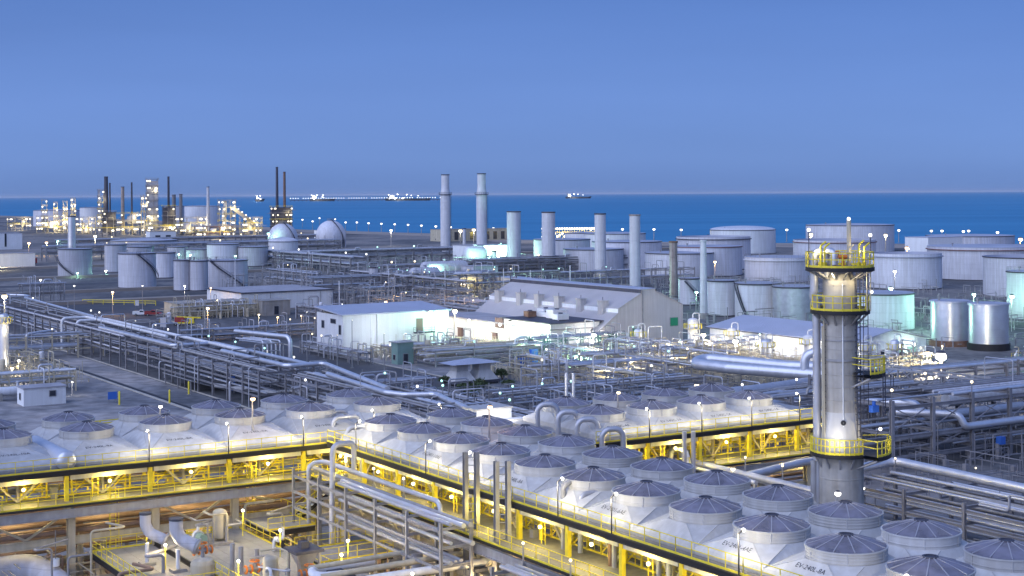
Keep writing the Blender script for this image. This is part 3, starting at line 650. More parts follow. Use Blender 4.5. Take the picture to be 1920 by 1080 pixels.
def ship(px, wpx, label, nl, dark=True, Y=8800):
    s = Y / FPX; o = sea_thing('tanker_ship', label, 'ship', px, Y, 'tankers at the jetty'); L_ = wpx * s
    m = MB(); m.add([(-L_ / 2, -14, 2), (L_ / 2 - 18, -14, 2), (L_ / 2, 0, 2), (L_ / 2 - 18, 14, 2), (-L_ / 2, 14, 2), (-L_ / 2 - 4, -15, 15), (L_ / 2 - 10, -15, 15), (L_ / 2 + 10, 0, 19), (L_ / 2 - 10, 15, 15), (-L_ / 2 - 4, 15, 15)],
          [(4, 3, 2, 1, 0), (5, 6, 7, 8, 9), (0, 1, 6, 5), (1, 2, 7, 6), (2, 3, 8, 7), (3, 4, 9, 8), (4, 0, 5, 9)]); m.part('hull', 'black', o)
    m = MB(); m.bx(-L_ * .42, -L_ * .3, -11, 11, 15, 32); m.bx(-L_ * .40, -L_ * .33, -13, 13, 32, 36); m.part('bridge', 'white', o)
    m = MB(); m.tube([(-L_ * .44, 0, 15), (-L_ * .44, 0, 40)], 3, 8); m.part('funnel', 'dsteel', o)
    m = MB(); m.tube([(L_ * .1, 0, 15), (L_ * .1, 0, 36)], .8, 5); m.tube([(L_ * .4, 0, 15), (L_ * .4, 0, 30)], .8, 5); m.part('mast', 'steel', o)
    rnd = random.Random(px)
    lmp = cached(('shiplamp',), lambda: MB().sphere((0, 0, 0), 3.2, 8, 6).mesh('lamp', M['bulb_w']))
    for k in range(nl): put('lamp', lmp, o, (L_ * rnd.uniform(-.48, .25), -16, rnd.uniform(12, 40)))
    light((-L_ * .2, -40, 30), 250000, WHT, o, 4)
ship(604, 44, 'lit tanker berthed at the left part of the jetty', 7)
ship(764, 82, 'longest lit tanker, dark hull, at the right end of the jetty', 13)
ship(487, 14, 'small lit boat on the horizon left of the twin stacks', 3)
ship(1084, 46, 'tanker anchored alone on the horizon with three bright deck lamps', 3, Y=11000)
# ================================================================== BUILDINGS
def walls(root, a1, c1, h, t=0.25, mat_f='wall', mat_s='wall_y', z0=0.0, panels=6.0):
    """four walls in local x (0..a1) and y (0..c1), hung with separate cladding panels; the joints are open grooves"""
    for (x0, x1, y0, y1) in ((.06, a1 - .06, .06, t), (.06, a1 - .06, c1 - t, c1 - .06), (.06, t, t, c1 - t), (a1 - t, a1 - .06, t, c1 - t)):
        MB().bx(x0, x1, y0, y1, z0, h - .02).part('wall', 'galv', root)
    k = max(2, int(a1 / panels)); w_ = a1 / k; me = MB().bx(.03, w_ - .03, 0, .055, z0 + .52, h).mesh('wall_panel', M[mat_f])
    for i in range(k):
        for y in (0, c1 - .055): put('wall_panel', me, root, (i * w_, y, 0))
    k = max(2, int(c1 / panels)); w_ = (c1 - .12) / k; me = MB().bx(0, .055, .03, w_ - .03, z0 + .52, h).mesh('wall_panel', M[mat_s])
    for i in range(k):
        for x in (0, a1 - .055): put('wall_panel', me, root, (x, .06 + i * w_, 0))
    MB().bx(-.12, a1 + .12, -.12, 0, z0, z0 + .5).bx(-.12, 0, 0, c1, z0, z0 + .5).part('plinth', 'conc', root)
    for x in (a1 * .31, a1 * .86): MB().tube([(x, -.12, z0 + .5), (x, -.12, h - .1)], .07, 6).part('downpipe', 'galv', root)
def window(root, x, y, z, w_, h, face='y', mat='glass', name='window'):
    fr = MB(); gl = MB()
    if face == 'y': fr.bx(-w_ / 2 - .12, w_ / 2 + .12, -.1, 0, -.12, h + .12); gl.bx(-w_ / 2, w_ / 2, -.14, -.1, 0, h)
    else: fr.bx(-.1, 0, -w_ / 2 - .12, w_ / 2 + .12, -.12, h + .12); gl.bx(-.14, -.1, -w_ / 2, w_ / 2, 0, h)
    f = fr.part(name, 'galv', root, (x, y, z)); gl.part('pane' if mat == 'glass' else 'leaf', mat, f)
    return f
# white hall with mercury lit right end
b = thing('white_hall', 'long white clad hall with a pale lean roof, right end lit mint green', 'building', 146, 306)
walls(b, 27.5, 14, 8.8)
MB().add([(-.5, -.5, 8.8), (28, -.5, 8.8), (28, 14.5, 9.9), (-.5, 14.5, 9.9), (-.5, -.5, 9.05), (28, -.5, 9.05), (28, 14.5, 10.15), (-.5, 14.5, 10.15)],
         [(3, 2, 1, 0), (4, 5, 6, 7), (0, 1, 5, 4), (1, 2, 6, 5), (2, 3, 7, 6), (3, 0, 4, 7)]).part('roof', 'roof_blue', b)
window(b, 0, 10.5, 5.4, 1.3, 1.6, 'x'); window(b, 0, 5.0, 6.8, 2.6, .9, 'x'); window(b, 0, 1.4, 4.5, 1.0, 2.0, 'x')
window(b, 19.6, 0, 4.2, 1.6, 3.0, 'y', 'brown', 'door')
m = MB(); m.bx(-1.6, 3, -2, 0, -.15, 0); m.rail([(-1.6, -.1, 0), (-1.6, -2, 0), (3, -2, 0), (3, -.1, 0)]); m.beam((-1.4, -1.8, 0), (-1.4, -1.8, -4.1), .15); m.beam((2.8, -1.8, 0), (2.8, -1.8, -4.1), .15)
for k in range(12): m.bx(-1.6 - .3 * k - .3, -1.6 - .3 * k, -1.8, -.9, -.3 * k - .3, -.3 * k - .22)
m.part('stair_landing', 'dsteel', b, (19.6, 0, 4.1))
for x in (21.6, 23.4):
    MB().beam((0, 0, 0), (0, -1.2, .3), .12).bx(-.35, .35, -1.5, -1.0, .2, .5).part('lamp_bracket', 'steel', b, (x, 0, 8.6))
    put('lamp', cached('ball35', lambda: MB().sphere((0, 0, 0), .38, 10, 8).mesh('lamp', M['bulb_w'])), b, (x, -1.25, 8.65))
light((8, -8, 6), 2000, (.92, .96, 1), b, .5); light((22.5, -4.5, 8.0), 2600, GRN, b, .4); light((25, -5, 3), 900, GRN, b, .4)  # first one is an added fill without fixture, brightens the left wall
# long low block in front of the powerhouse
b = thing('control_block', 'low white L shaped block in front of the big gabled hall, flat roof with machinery', 'building', 187, 283)
walls(b, 15, 54, 5.0, panels=9)
MB().bx(-.6, 15.4, -.6, 54.4, 5.0, 5.3).part('roof', 'roof_flat', b)
MB().bx(-.7, 13, -.9, 19, 5.31, 6.5).part('roof_screen', 'wall', b)
MB().bx(-1.5, 13.6, -1.6, 19.6, 6.5, 6.75).part('roof_canopy', 'dsteel', b)
for i, (x, y, sx, sy, sz) in enumerate(((4, 3, 3, 2.4, 1.5), (5, 6.5, 4, 3, 2.2), (6, 10, 2.4, 5, 1.3), (3, 14, 2.2, 2.2, 1.5), (8, 15, 3, 3, 1.8))):
    u_ = MB().bx(0, sx, 0, sy, .2, sz).bx(.1, .3, .1, .3, 0, .2).bx(sx - .3, sx - .1, sy - .3, sy - .1, 0, .2).part('air_unit', 'wall' if i != 3 else 'rust', b, (x, y, 6.75))
    MB().lathe([(.55, 0), (.55, .25), (.45, .25), (.02, .12)], 14).part('fan_cowl', 'dsteel', u_, (sx / 2, sy / 2, sz))
for i in range(5): MB().bx(-.6, 0, -.9, .9, 0, 2.2).bx(-.75, -.6, -1.0, 1.0, 2.1, 2.3).part('shutter', 'brown', b, (0, 24 + 5.5 * i, .5 + 0 * i)) if i in (0, 3) else None
MB().bx(-.3, 0, -1.8, 1.8, 0, 2.4).part('louvre', 'brown', b, (-.02, 22, 4.0))
for y in (1, 20.5, 35):
    put('lamp', cached('ball35', None), b, (-1.0, y, 4.9)); MB().beam((-.9, 0, 0), (0, 0, .1), .1).part('lamp_bracket', 'steel', b, (0, y, 4.95))
light((-9, 16, 4.5), 2600, WHT, b, .5); light((-8, 4, 4.5), 2200, WHT, b, .5); light((-8, 30, 4.5), 2200, WHT, b, .5); light((-7, 44, 4), 2000, WARM, b, .5)
light((8, -5, 3.6), 2200, WHT, b, .4); light((-4, 0, 1.5), 1300, GRN, b, .4); light((-4, 12, 1.0), 900, GRN, b, .4)  # first one is an added fill, no lamp there, brightens the end wall
# powerhouse with the big asymmetric gable
b = thing('powerhouse', 'big beige gabled hall with a steep roof and box vents along its mid slope', 'building', 195, 280)
prof = [(3, 0), (3, 4.4), (8.6, 8.3), (8.6, 9.3), (15.2, 12.6), (15.2, 13.5), (19.6, 13.6), (19.6, 13.0), (27.4, 9.6), (27.4, 0)]
L_ = 57
def cross(mb, seg, y0, y1):
    (x0, z0), (x1, z1) = seg; return mb.add([(x0, y0, z0), (x1, y0, z1), (x1, y1, z1), (x0, y1, z0)], [(0, 1, 2, 3)])
names = ['wall', 'lower_roof', 'clerestory', 'upper_roof', 'ridge_face', 'ridge_monitor', 'ridge_face', 'rear_roof', 'wall']
mats = ['hall', 'hall_roof', 'wall', 'hall_roof', 'dsteel', 'roof_blue', 'dsteel', 'hall_roof', 'hall']
for i, nm in enumerate(names):
    p, q = prof[i], prof[i + 1]; dv = Vector((q[0] - p[0], 0, q[1] - p[1])).normalized(); nrm = Vector((-dv.z, 0, dv.x)) * .12
    m = MB(); P = [Vector((p[0], -.25, p[1])), Vector((q[0], -.25, q[1])), Vector((q[0], L_ + .25, q[1])), Vector((p[0], L_ + .25, p[1]))]
    m.add(P + [x + nrm for x in P], [(0, 1, 2, 3), (7, 6, 5, 4), (4, 5, 1, 0), (5, 6, 2, 1), (6, 7, 3, 2), (7, 4, 0, 3)]); m.part(nm, mats[i], b)
gm = MB(); gp = [(x, 0, z) for x, z in prof]; gm.add(gp, [tuple(range(len(gp)))]); gm.part('gable_wall', 'hall', b)
gm = MB(); gp = [(x, L_, z) for x, z in prof]; gm.add(gp, [tuple(range(len(gp)))[::-1]]); gm.part('gable_wall', 'hall', b)
MB().bx(15.6, 15.9, -.2, -.003, 0, 13.3).part('gable_strip', 'galv', b)
for y in (5.5, 14.5, 24, 33, 41.5, 52):
    v_ = MB().bx(-.8, .9, -1, 1, -.9, 2.6).bx(-.95, 1.05, -1.15, 1.15, 2.6, 2.8).part('roof_vent', 'hall', b, (8.3, y, 8.2)); MB().tube([(0, 0, 0), (0, 0, .8)], .07, 6).part('vent_pipe', 'dsteel', v_, (0, 0, 2.8))
for x, z, w_, mt in ((7, 2.2, 2.2, 'glass'), (14, 2.6, 2.4, 'green_sign'), (25, 4.6, 2.2, 'green_sign')):
    window(b, x, 0, z, w_, 1.5 if mt == 'glass' else 1.9, 'y', mt, 'window' if mt == 'glass' else 'signboard')
m = MB()
for k in range(10): m.bx(3.4 + k * .28, 3.7 + k * .28, -1.2, -.2, 2.6 - k * .26, 2.68 - k * .26)
m.rail([(3.4, -1.2, 2.6), (6.2, -1.2, .1)], 1.0); m.part('outside_stair', 'dsteel', b)
# long shed right of the hall
b = thing('long_shed', 'long white shed with a pale blue roof passing behind the tall column', 'building', 221, 222)
walls(b, 21, 46, 5.0, panels=7)
m = MB(); m.add([(-.7, -.6, 5), (10.5, -.6, 7.2), (10.5, 46.6, 7.2), (-.7, 46.6, 5), (-.7, -.6, 5.2), (10.5, -.6, 7.4), (10.5, 46.6, 7.4), (-.7, 46.6, 5.2)], [(3, 2, 1, 0), (4, 5, 6, 7), (0, 1, 5, 4), (1, 2, 6, 5), (2, 3, 7, 6), (3, 0, 4, 7)])
m.part('roof', 'roof_blue', b)
m = MB(); m.add([(10.5, -.6, 7.2), (21.7, -.6, 5), (21.7, 46.6, 5), (10.5, 46.6, 7.2), (10.5, -.6, 7.4), (21.7, -.6, 5.2), (21.7, 46.6, 5.2), (10.5, 46.6, 7.4)], [(3, 2, 1, 0), (4, 5, 6, 7), (0, 1, 5, 4), (1, 2, 6, 5), (2, 3, 7, 6), (3, 0, 4, 7)])
m.part('roof', 'roof_flat', b)
MB().add([(0, .01, 5), (21, .01, 5), (10.5, .01, 7.15)], [(0, 1, 2)]).part('gable', 'wall', b)
MB().bx(-.85, -.7, -.6, 46.6, 4.9, 5.1).part('gutter', 'dsteel', b)
window(b, 12.6, 0, 1.0, 2.2, 2.4, 'y', 'green', 'door'); window(b, 16.6, 0, .6, 2.2, 2.8, 'y', 'green', 'door'); window(b, 8, 0, 1.2, 1.0, 2.0, 'y')
for x in (12.6, 16.6): put('lamp', cached('ball35', None), b, (x, -.6, 3.9))
light((14.6, -2.6, 3.6), 900, (.7, 1, .85), b, .3)
for y in (8, 24, 38): light((-4.5, y, 3.6), 1500, WHT, b, .5)
# flat white warehouse
b = thing('warehouse', 'flat white warehouse with a dark roof edge behind the left pipe yard', 'building', 174, 437)
walls(b, 31, 30, 5.6, panels=8)
MB().bx(-.4, 31.4, -.4, 30.4, 5.6, 5.75).bx(-.4, 31.4, -.4, -.2, 5.75, 5.95).part('roof_edge', 'dsteel', b)
m = MB(); m.add([(0, 0, 5.96), (31, 0, 5.96), (31, 30, 5.96), (0, 30, 5.96), (15.5, 15, 6.6)], [(0, 1, 4), (1, 2, 4), (2, 3, 4), (3, 0, 4)]); m.part('roof', 'roof_flat', b)
window(b, 12, 0, 1.4, 1.3, 1.2, 'y'); window(b, 24, 0, .5, 3, 3.4, 'y', 'wall', 'door')
# small sheds and cabins
def cabin(label, a, c, sx, sy, h, mat='wall', roof='roof_flat', win=((.6, 1.2, 1.0, .8),), name='cabin', over=.2, door=None, cat='cabin', z=0.0):
    b = thing(name, label, cat, a, c, z); t = .15
    for (x0, x1, y0, y1) in ((0, sx, 0, t), (0, sx, sy - t, sy), (0, t, t, sy - t), (sx - t, sx, t, sy - t)): MB().bx(x0, x1, y0, y1, 0, h).part('wall', mat, b)
    MB().bx(-over, sx + over, -over, sy + over, h, h + .18).part('roof', roof, b)
    for fx, z_, w_, hh in win: window(b, sx * fx, 0, z_, w_, hh, 'y')
    if door is not None: window(b, sx * door, 0, .1, 1.0, 2.1, 'y', 'brown' if mat != 'green' else 'glass', 'door')
    window(b, 0, sy * .5, 1.0, .8, 1.0, 'x')
    return b
cabin('small white cabin with one dark window on the paved yard at left', 64.6, 262, 7.2, 4.5, 3.0, win=((.68, 1.5, 1.0, .9),))
cabin('narrow green shed with a flat roof beside the pipe bundle, before the white hall', 146.8, 281, 3.8, 2.8, 4.6, 'green', 'galv', win=(), name='shed', door=.5, cat='shed', over=.4)
cabin('white walled building with two dark doors at the left picture edge', 232, 1056, 28, 18, 11, 'wall', 'roof_flat', win=((.3, 2, 1.2, 9), (.6, 2, 1.2, 9)), cat='building', name='plant_building')
cabin('long white shed with a red truck parked before it, left picture edge', 176, 786, 24, 10, 7, 'wall', 'roof_flat', win=(), cat='building', name='plant_building')
cabin('pale green shed between warm lamps behind the left edge sheds', 262, 830, 16, 10, 8, 'green', 'roof_flat', win=(), cat='building', name='plant_building')
cabin('low lit concrete pump house with pipes before the flat white warehouse', 150, 427, 22, 12, 4, 'cream', 'conc', win=((.3, .3, 2, 2.6), (.7, .3, 2, 2.6)), cat='building', name='pump_house')
cabin('plain concrete hut attached right of the low pump house', 173, 418, 9, 8, 4.4, 'conc', 'conc', win=((.5, .4, 1.4, 2.4),), cat='building', name='pump_house')
cabin('windowless grey box house behind the powerhouse roof left end', 288, 489, 11, 9, 8.5, 'tank_grey', 'roof_flat', win=(), cat='building', name='plant_building')
cabin('square grey box house with pale roof left of the silver vessel column', 276, 440, 8, 14, 6.5, 'tank_grey', 'roof_blue', win=(), cat='building', name='plant_building')
cabin('mint lit hall between the two tall ringed stacks', 395, 672, 26, 20, 9, 'wall', 'roof_flat', win=((.5, 1, 3, 3),), cat='building', name='plant_building')
cabin('low colonnaded building on the shore with lamps on its roof', 560, 1000, 70, 16, 9, 'cream', 'conc', win=tuple((.1 + .1 * k, 1, 3.4, 6) for k in range(9)), cat='building', name='shore_building')
cabin('white box building on the shore behind the row of stacks', 596, 545, 26, 16, 12, 'wall', 'roof_blue', win=((.3, 2, 2, 2),), cat='building', name='shore_building')
cabin('small cream house among the lit units of the far left plant', 395, 1190, 22, 10, 7, 'white', 'conc', win=((.3, 2, 4, 2), (.7, 2, 4, 2)), cat='building', name='plant_house')
cabin('white house right of the lit conveyor in the far left plant', 500, 1090, 22, 10, 8, 'white', 'conc', win=((.3, 2, 4, 2), (.7, 2, 4, 2)), cat='building', name='plant_house')
light(W(410, 664, 5), 22000, GRN, None, 1); light(W(300, 470, 4), 5000, GRN, None, 1); light(W(176, 762, 4) , 9000, WARM, None, 1)
# twin hood cooler under a canopy
b = thing('canopy_cooler', 'pair of pale pyramid hoods under one flat canopy beside green bushes', 'cooler', 139, 243)
for k in (0, 1):
    m = MB(); x0 = k * 4.9; m.add([(x0, 0, .8), (x0 + 4.7, 0, .8), (x0 + 4.7, 5, .8), (x0, 5, .8), (x0 + 1.1, 1.2, 2.6), (x0 + 3.6, 1.2, 2.6), (x0 + 3.6, 3.8, 2.6), (x0 + 1.1, 3.8, 2.6)], [(0, 1, 5, 4), (1, 2, 6, 5), (2, 3, 7, 6), (3, 0, 4, 7), (4, 5, 6, 7)])
    m.part('hood', 'hood', b); MB().bx(x0 + 1.1, x0 + 3.6, 1.2, 3.8, 2.6, 4.0).part('neck', 'hood', b)
MB().bx(-.2, 9.8, -.2, 5.2, .3, .8).part('base_frame', 'dsteel', b)
for x in (.2, 4.8, 9.4):
    for y in (.2, 4.8): MB().bx(x - .12, x + .12, y - .12, y + .12, 0, .3).part('foot', 'dsteel', b)
MB().add([(-.6, -.3, 4.0), (10.2, -.3, 4.0), (10.2, 5.4, 4.0), (-.6, 5.4, 4.0), (4.8, 2.5, 4.9)], [(3, 2, 1, 0), (0, 1, 4), (1, 2, 4), (2, 3, 4), (3, 0, 4)]).part('canopy', 'roof_blue', b)
# ================================================================== PIPE RACKS
PM = ['galv', 'alu_b', 'galv', 'steel', 'alu_b', 'alu', 'tank_grey', 'alu']
def pipe_rack(label, a, c, axis, L, Wd, tiers, bay=6.0, npipe=(4, 7), rr=(.07, .22), seed=1, col=.3, mat='steel', brace=.3, pm=None, group=None, risers=0, extra=None, z0=0.0, name='pipe_rack', girder=None, topz=None):
    npipe = (npipe[0] + 2, npipe[1] + 3); risers = int(risers * 1.6)
    rnd = random.Random(seed); root = thing(name, label, 'pipe rack', a + (Wd if axis == 'c' else 0), c, z0, 0 if axis == 'a' else math.pi / 2, group)
    nb = max(1, round(L / bay)); bay = L / nb; zt = topz or tiers[-1]; pm = pm or PM; gz = girder or col * .9
    cm = MB(); cm.ibeam((0, 0, 0), (0, 0, zt + .35), col, col, .06); cm = cm.mesh('column', M[mat])
    bm = MB(); bm.ibeam((0, 0, 0), (0, Wd, 0), col * .7, gz, .05); bm = bm.mesh('cross_beam', M[mat])
    sm = MB(); sm.ibeam((0, 0, 0), (bay - .02, 0, 0), col * .6, gz, .05); sm = sm.mesh('girder', M[mat])
    for i in range(nb + 1):
        for y in (0, Wd): put('column', cm, root, (i * bay, y, 0))
        for z in tiers: put('cross_beam', bm, root, (i * bay, 0, z - gz / 2 - .02))
    for i in range(nb):
        for y in (0, Wd):
            for z in tiers: put('girder', sm, root, (i * bay + .01, y + .003, z - gz * 1.6))
        if rnd.random() < brace:
            q = MB(); zz = [0] + list(tiers)
            for z_a, z_b in zip(zz[:-1], zz[1:]):
                if rnd.random() < .7: q.beam((i * bay, 0, z_a + .1), ((i + 1) * bay, 0, z_b - .5), .12); q.beam(((i + 1) * bay, 0, z_a + .1), (i * bay, 0, z_b - .5), .12)
            if q.v: q.part('brace', mat, root)
    for z in tiers:
        n = rnd.randint(*npipe); ys = sorted(rnd.uniform(.4, Wd - .4) for _ in range(n))
        last = -9
        for y in ys:
            r = rnd.uniform(*rr)
            if y - last < r * 2 + .1: continue
            last = y; x0 = rnd.choice((-1.0, -.4, 0, L * .2)); x1 = L + rnd.choice((.4, 1.0, 0)) - (rnd.choice((0, 0, 0, L * .3)))
            pts = [(x0, y, z + r), (x1, y, z + r)]
            k = rnd.random()
            if k < .25 and z == tiers[-1]: xm = rnd.uniform(L * .2, L * .8); hh = rnd.uniform(.8, 1.8); pts = [(x0, y, z + r), (xm, y, z + r), (xm, y, z + r + hh), (xm + 2.5, y, z + r + hh), (xm + 2.5, y, z + r), (x1, y, z + r)]
            elif k < .4: pts = [(x0, y, z + r), (x1, y, z + r), (x1, y, .2)]
            MB().tube(pts, r, 8, min(.7, r * 3)).part('pipe', rnd.choice(pm), root)
    if L > 20:
        far = c > 550; bl = rnd.choice(('bulb_w', 'bulb_y', 'bulb_g', 'bulb_y')); lr_ = .42 if far else (.11 if c < 135 else .2)
        lm_ = cached(('rklamp', bl, lr_), lambda: MB().sphere((0, 0, 0), lr_, 8, 6).mesh('lamp', M[bl]))
        for k in range(2 + int(L / 40)):
            x = rnd.randint(0, nb) * bay; MB().beam((x, 0, zt), (x, 0, zt + 1.6), .09).part('lamp_bracket', mat, root); put('lamp', lm_, root, (x, 0, zt + 1.7))
    for k in range(risers):
        x = rnd.uniform(0, L); y = rnd.choice((-.5, Wd + .5)); z = rnd.choice(tiers); r = rnd.uniform(.06, .14); up = rnd.uniform(.5, 3.5)
        MB().tube([(x, y, 0), (x, y, z + up), (x, Wd / 2, z + up), (x, Wd / 2, z)], r, 6, .4).part('riser', rnd.choice(pm), root)
    return root
def pipe(label, pts, r, mat='alu', bend=None, name='pipe', cat='pipe', group=None, n=10, supports=(), smat='dsteel'):
    a, c, _ = pts[0]; o = thing(name, label, cat, a, c, 0, 0, group)
    P = [(p[0] - a, p[1] - c, p[2]) for p in pts]
    MB().tube(P, r, n, bend if bend is not None else r * 3, True, 5).part('barrel', mat, o)
    # clad joints: thin bands on the long straights
    jb = MB()
    for p, q in zip(P[:-1], P[1:]):
        p, q = Vector(p), Vector(q); L_ = (q - p).length; k = int(L_ / 6)
        for i in range(1, k): x = p.lerp(q, i / k); dd = (q - p).normalized() * .06; jb.tube([x - dd, x + dd], r * 1.03, n)
    if jb.v: jb.part('joint_band', mat, o)
    for (sx, sy, sz) in supports:
        MB().beam((0, 0, 0), (0, 0, sz), .28).bx(-.6, .6, -.6, .6, sz - .05, sz + .18).part('support', smat, o, (sx - a, sy - c, 0))
    return o
# long left rack beside the dark road, and its step-aside pipes
pipe_rack('long left pipe rack beside the dark road, far half', 97, 312, 'c', 132, 10, (3.4, 6.2), 7, (5, 7), (.1, .25), 11, .34, risers=10)
root = pipe_rack('long left pipe rack beside the dark road, near half with tall open bays', 97, 236, 'c', 72, 10, (2.6, 4.4, 6.2), 7, (5, 7), (.1, .25), 12, .34, brace=.5, risers=10)
pipe_rack('near end of the long rack, just behind the left cooler bank', 101, 158, 'c', 76, 9, (2.8, 5.6), 6.5, (5, 7), (.1, .25), 13, .32, risers=8)
pipe_rack('low rack running below and right of the long left rack', 109, 230, 'c', 130, 6, (1.8, 3.6), 6.5, (4, 6), (.1, .22), 14, .28, risers=8)
pipe_rack('dense low rack directly behind the left cooler bank', 84, 152, 'a', 40, 6, (2.2, 4.4), 6, (5, 7), (.08, .2), 15, .28, risers=6)
pipe('silver pipe standing up left of its twin and stepping over the long rack', [(97, 357, 0), (97, 357, 7.2), (103, 357, 7.2), (103, 300, 7.0)], .34, 'tank_white')
pipe('silver pipe standing up right of its twin and stepping over the long rack', [(98.5, 350, 0), (98.5, 350, 7.0), (105.5, 350, 7.0), (105.5, 262, 7.0)], .34, 'tank_white')
pipe('wide silver pipe making the left flat step on top of the long rack', [(98, 330, 6.9), (98, 282, 6.9), (106.5, 282, 6.9), (106.5, 236, 6.9)], .36, 'alu')
pipe('wide silver pipe making the middle flat step on top of the long rack', [(102, 266, 7.0), (102, 236, 7.0), (109, 236, 7.0), (106.5, 222, 6.8), (103.2, 201, 6.8)], .4, 'alu')
pipe('wide silver pipe making the right flat step on top of the long rack', [(105, 226, 6.4), (102.4, 200, 6.4), (103.6, 196, 6.4), (107.6, 194, 6.4), (103, 174, 6.4)], .4, 'alu')
pipe('bright pipe descending the length of the far rack from the left picture edge', [(108, 458, 6.9), (112, 452, 6.9), (112, 448, 6.9), (110, 444, 6.7), (106, 352, 6.7)], .34, 'alu')
pipe('tall silver pipe bending down to the road in front of the white hall', [(118, 300, 7.3), (122.3, 281, 7.3), (122.3, 281, 0)], .45, 'alu')
for k in range(5): pipe('slim upright pipe beside the bending silver pipe, %s of five from the left' % ORD[k], [(117.2 + k * .8, 283 - k * .3, 0), (117.2 + k * .8, 283 - k * .3, 6.6 - .5 * (k % 2)), (115 + k * .8, 292, 6.6 - .5 * (k % 2))], .16, 'alu', name='slim_pipe', group='slim pipe bundle at the road')
pipe('low white pipe with a hook end in the rubble under the rack', [(99, 262, 1.2), (104, 246, 1.2), (108, 243, 1.6)], .4, 'tank_white')
pipe('white hooked pipe in front of the left edge pump bay', [(92, 345, 5.6), (84, 338, 5.6), (84, 338, .2)], .3, 'tank_white')
pipe_rack('cream pipe frame crowded before the low pump house', 147, 421, 'a', 26, 3, (1.8, 3.4), 4.5, (3, 5), (.1, .2), 17, .24, mat='cream', risers=14, pm=['cream', 'tank_white', 'galv'])
pipe_rack('narrow rack between the long rack and the dark thicket', 106, 160, 'c', 62, 7, (1.8, 3.8), 6, (5, 7), (.1, .24), 18, .26, risers=12)
pipe_rack('narrow rack nearest to the asphalt road, left of the bushes', 116, 168, 'c', 56, 6, (1.6, 3.2), 6, (5, 7), (.1, .22), 19, .26, risers=12)
pipe_rack('cross rack joining the narrow racks before the asphalt road', 101, 226, 'a', 24, 5, (2.2, 4.0), 5, (4, 6), (.1, .22), 20, .26, risers=10)
# open sided rusty shelter lying under the long rack
b = thing('lean_to', 'ribbed grey lean-to roof on poles under the long rack', 'shelter', 94, 262, 0, 0)
m = MB()
for k in range(16): m.bx(0, 9, k * 1.0, k * 1.0 + .8, 0, .12)
t_ = m.part('roof_sheet', 'galv', b, (.5, 0, 2.2)); t_.rotation_euler = (0, R(18), 0)
for x, z in ((.8, 2.0), (8.6, -.0 + .4)):
    for y in (1, 8, 15): MB().beam((0, 0, 0), (0, 0, max(.4, z)), .2).part('post', 'steel', b, (x, y, 0))
pipe_rack('rack of parallel pipes at the left picture edge below the warm flare lamp', 66, 335, 'a', 40, 8, (2.5, 5), 6, (4, 6), (.12, .3), 16, .3, mat='cream', risers=6)
# dense pipe yard between the tanks and the powerhouse
YARD = [
 ('low rows before the flat warehouse', 126, 352, 'a', 34, 5, (1.4, 2.8), 21), ('row behind the white hall', 178, 344, 'c', 60, 5, (1.8, 3.4), 22),
 ('left part near the domed tank', 205, 452, 'a', 70, 7, (3, 6, 8.5), 23), ('left part near the warehouse', 212, 470, 'c', 42, 7, (3, 6, 9), 24),
 ('middle, tallest bays', 228, 430, 'a', 60, 7, (3, 6, 9), 25), ('middle, beside the grey vertical vessel', 230, 400, 'c', 80, 6, (3, 6, 9), 26),
 ('bundle running down to the powerhouse corner', 214, 345, 'c', 85, 10, (1.5, 3.0), 27), ('second bundle toward the powerhouse corner', 228, 345, 'c', 95, 9, (1.5, 3.2), 28),
 ('back row below the gas spheres', 290, 560, 'a', 110, 8, (3, 6), 29), ('back row below the free standing sphere', 300, 620, 'c', 120, 8, (4, 7), 30),
 ('long back row left of the tall ringed stacks', 300, 700, 'a', 130, 9, (4, 7), 31), ('row between the vessels and the mint lit hall', 330, 560, 'a', 90, 8, (4, 7), 32),
 ('row behind the broad stacks', 300, 470, 'a', 80, 7, (3, 6), 33), ('row in front of the far left plant', 220, 840, 'a', 180, 10, (5, 8), 36),
 ('second row in front of the far left plant', 260, 960, 'a', 200, 10, (5, 8), 37), ('middle, nearest to the warehouse right end', 214, 432, 'a', 30, 5, (3, 6), 34), ('middle, beside the powerhouse left end', 240, 380, 'a', 34, 6, (2.4, 5), 35),
]
for nm, a, c, ax, L_, wd, ti, sd in YARD:
    far = c > 550
    pipe_rack('pipe rack in the dense yard, ' + nm, a, c, ax, L_, wd, ti, 7 if not far else 11, (5, 8) if not far else (3, 5), (.12, .3) if not far else (.25, .5), sd, .34 if not far else .6, brace=.45, risers=14 if not far else 5, mat='steel' if sd % 3 else 'galv')
rnd = random.Random(5)
spots = sorted([(rnd.uniform(198, 285), rnd.uniform(392, 520)) for k in range(15)], key=lambda q: W(*q).x / W(*q).y)
for k, (a, c) in enumerate(spots):   # tall vent pipes standing up out of the yard
    hv = rnd.uniform(8, 13); pipe('thin vent pipe above the dense pipe yard, %s of fifteen from the left' % ORD[k], [(a, c, 0), (a, c, hv)] + rnd.choice(([], [], [(a + 2, c, hv), (a + 2, c, 4)])), rnd.uniform(.13, .22), rnd.choice(('tank_white', 'galv', 'alu_b')), name='vent_pipe', cat='vent pipe', group='vent pipes of the dense yard')
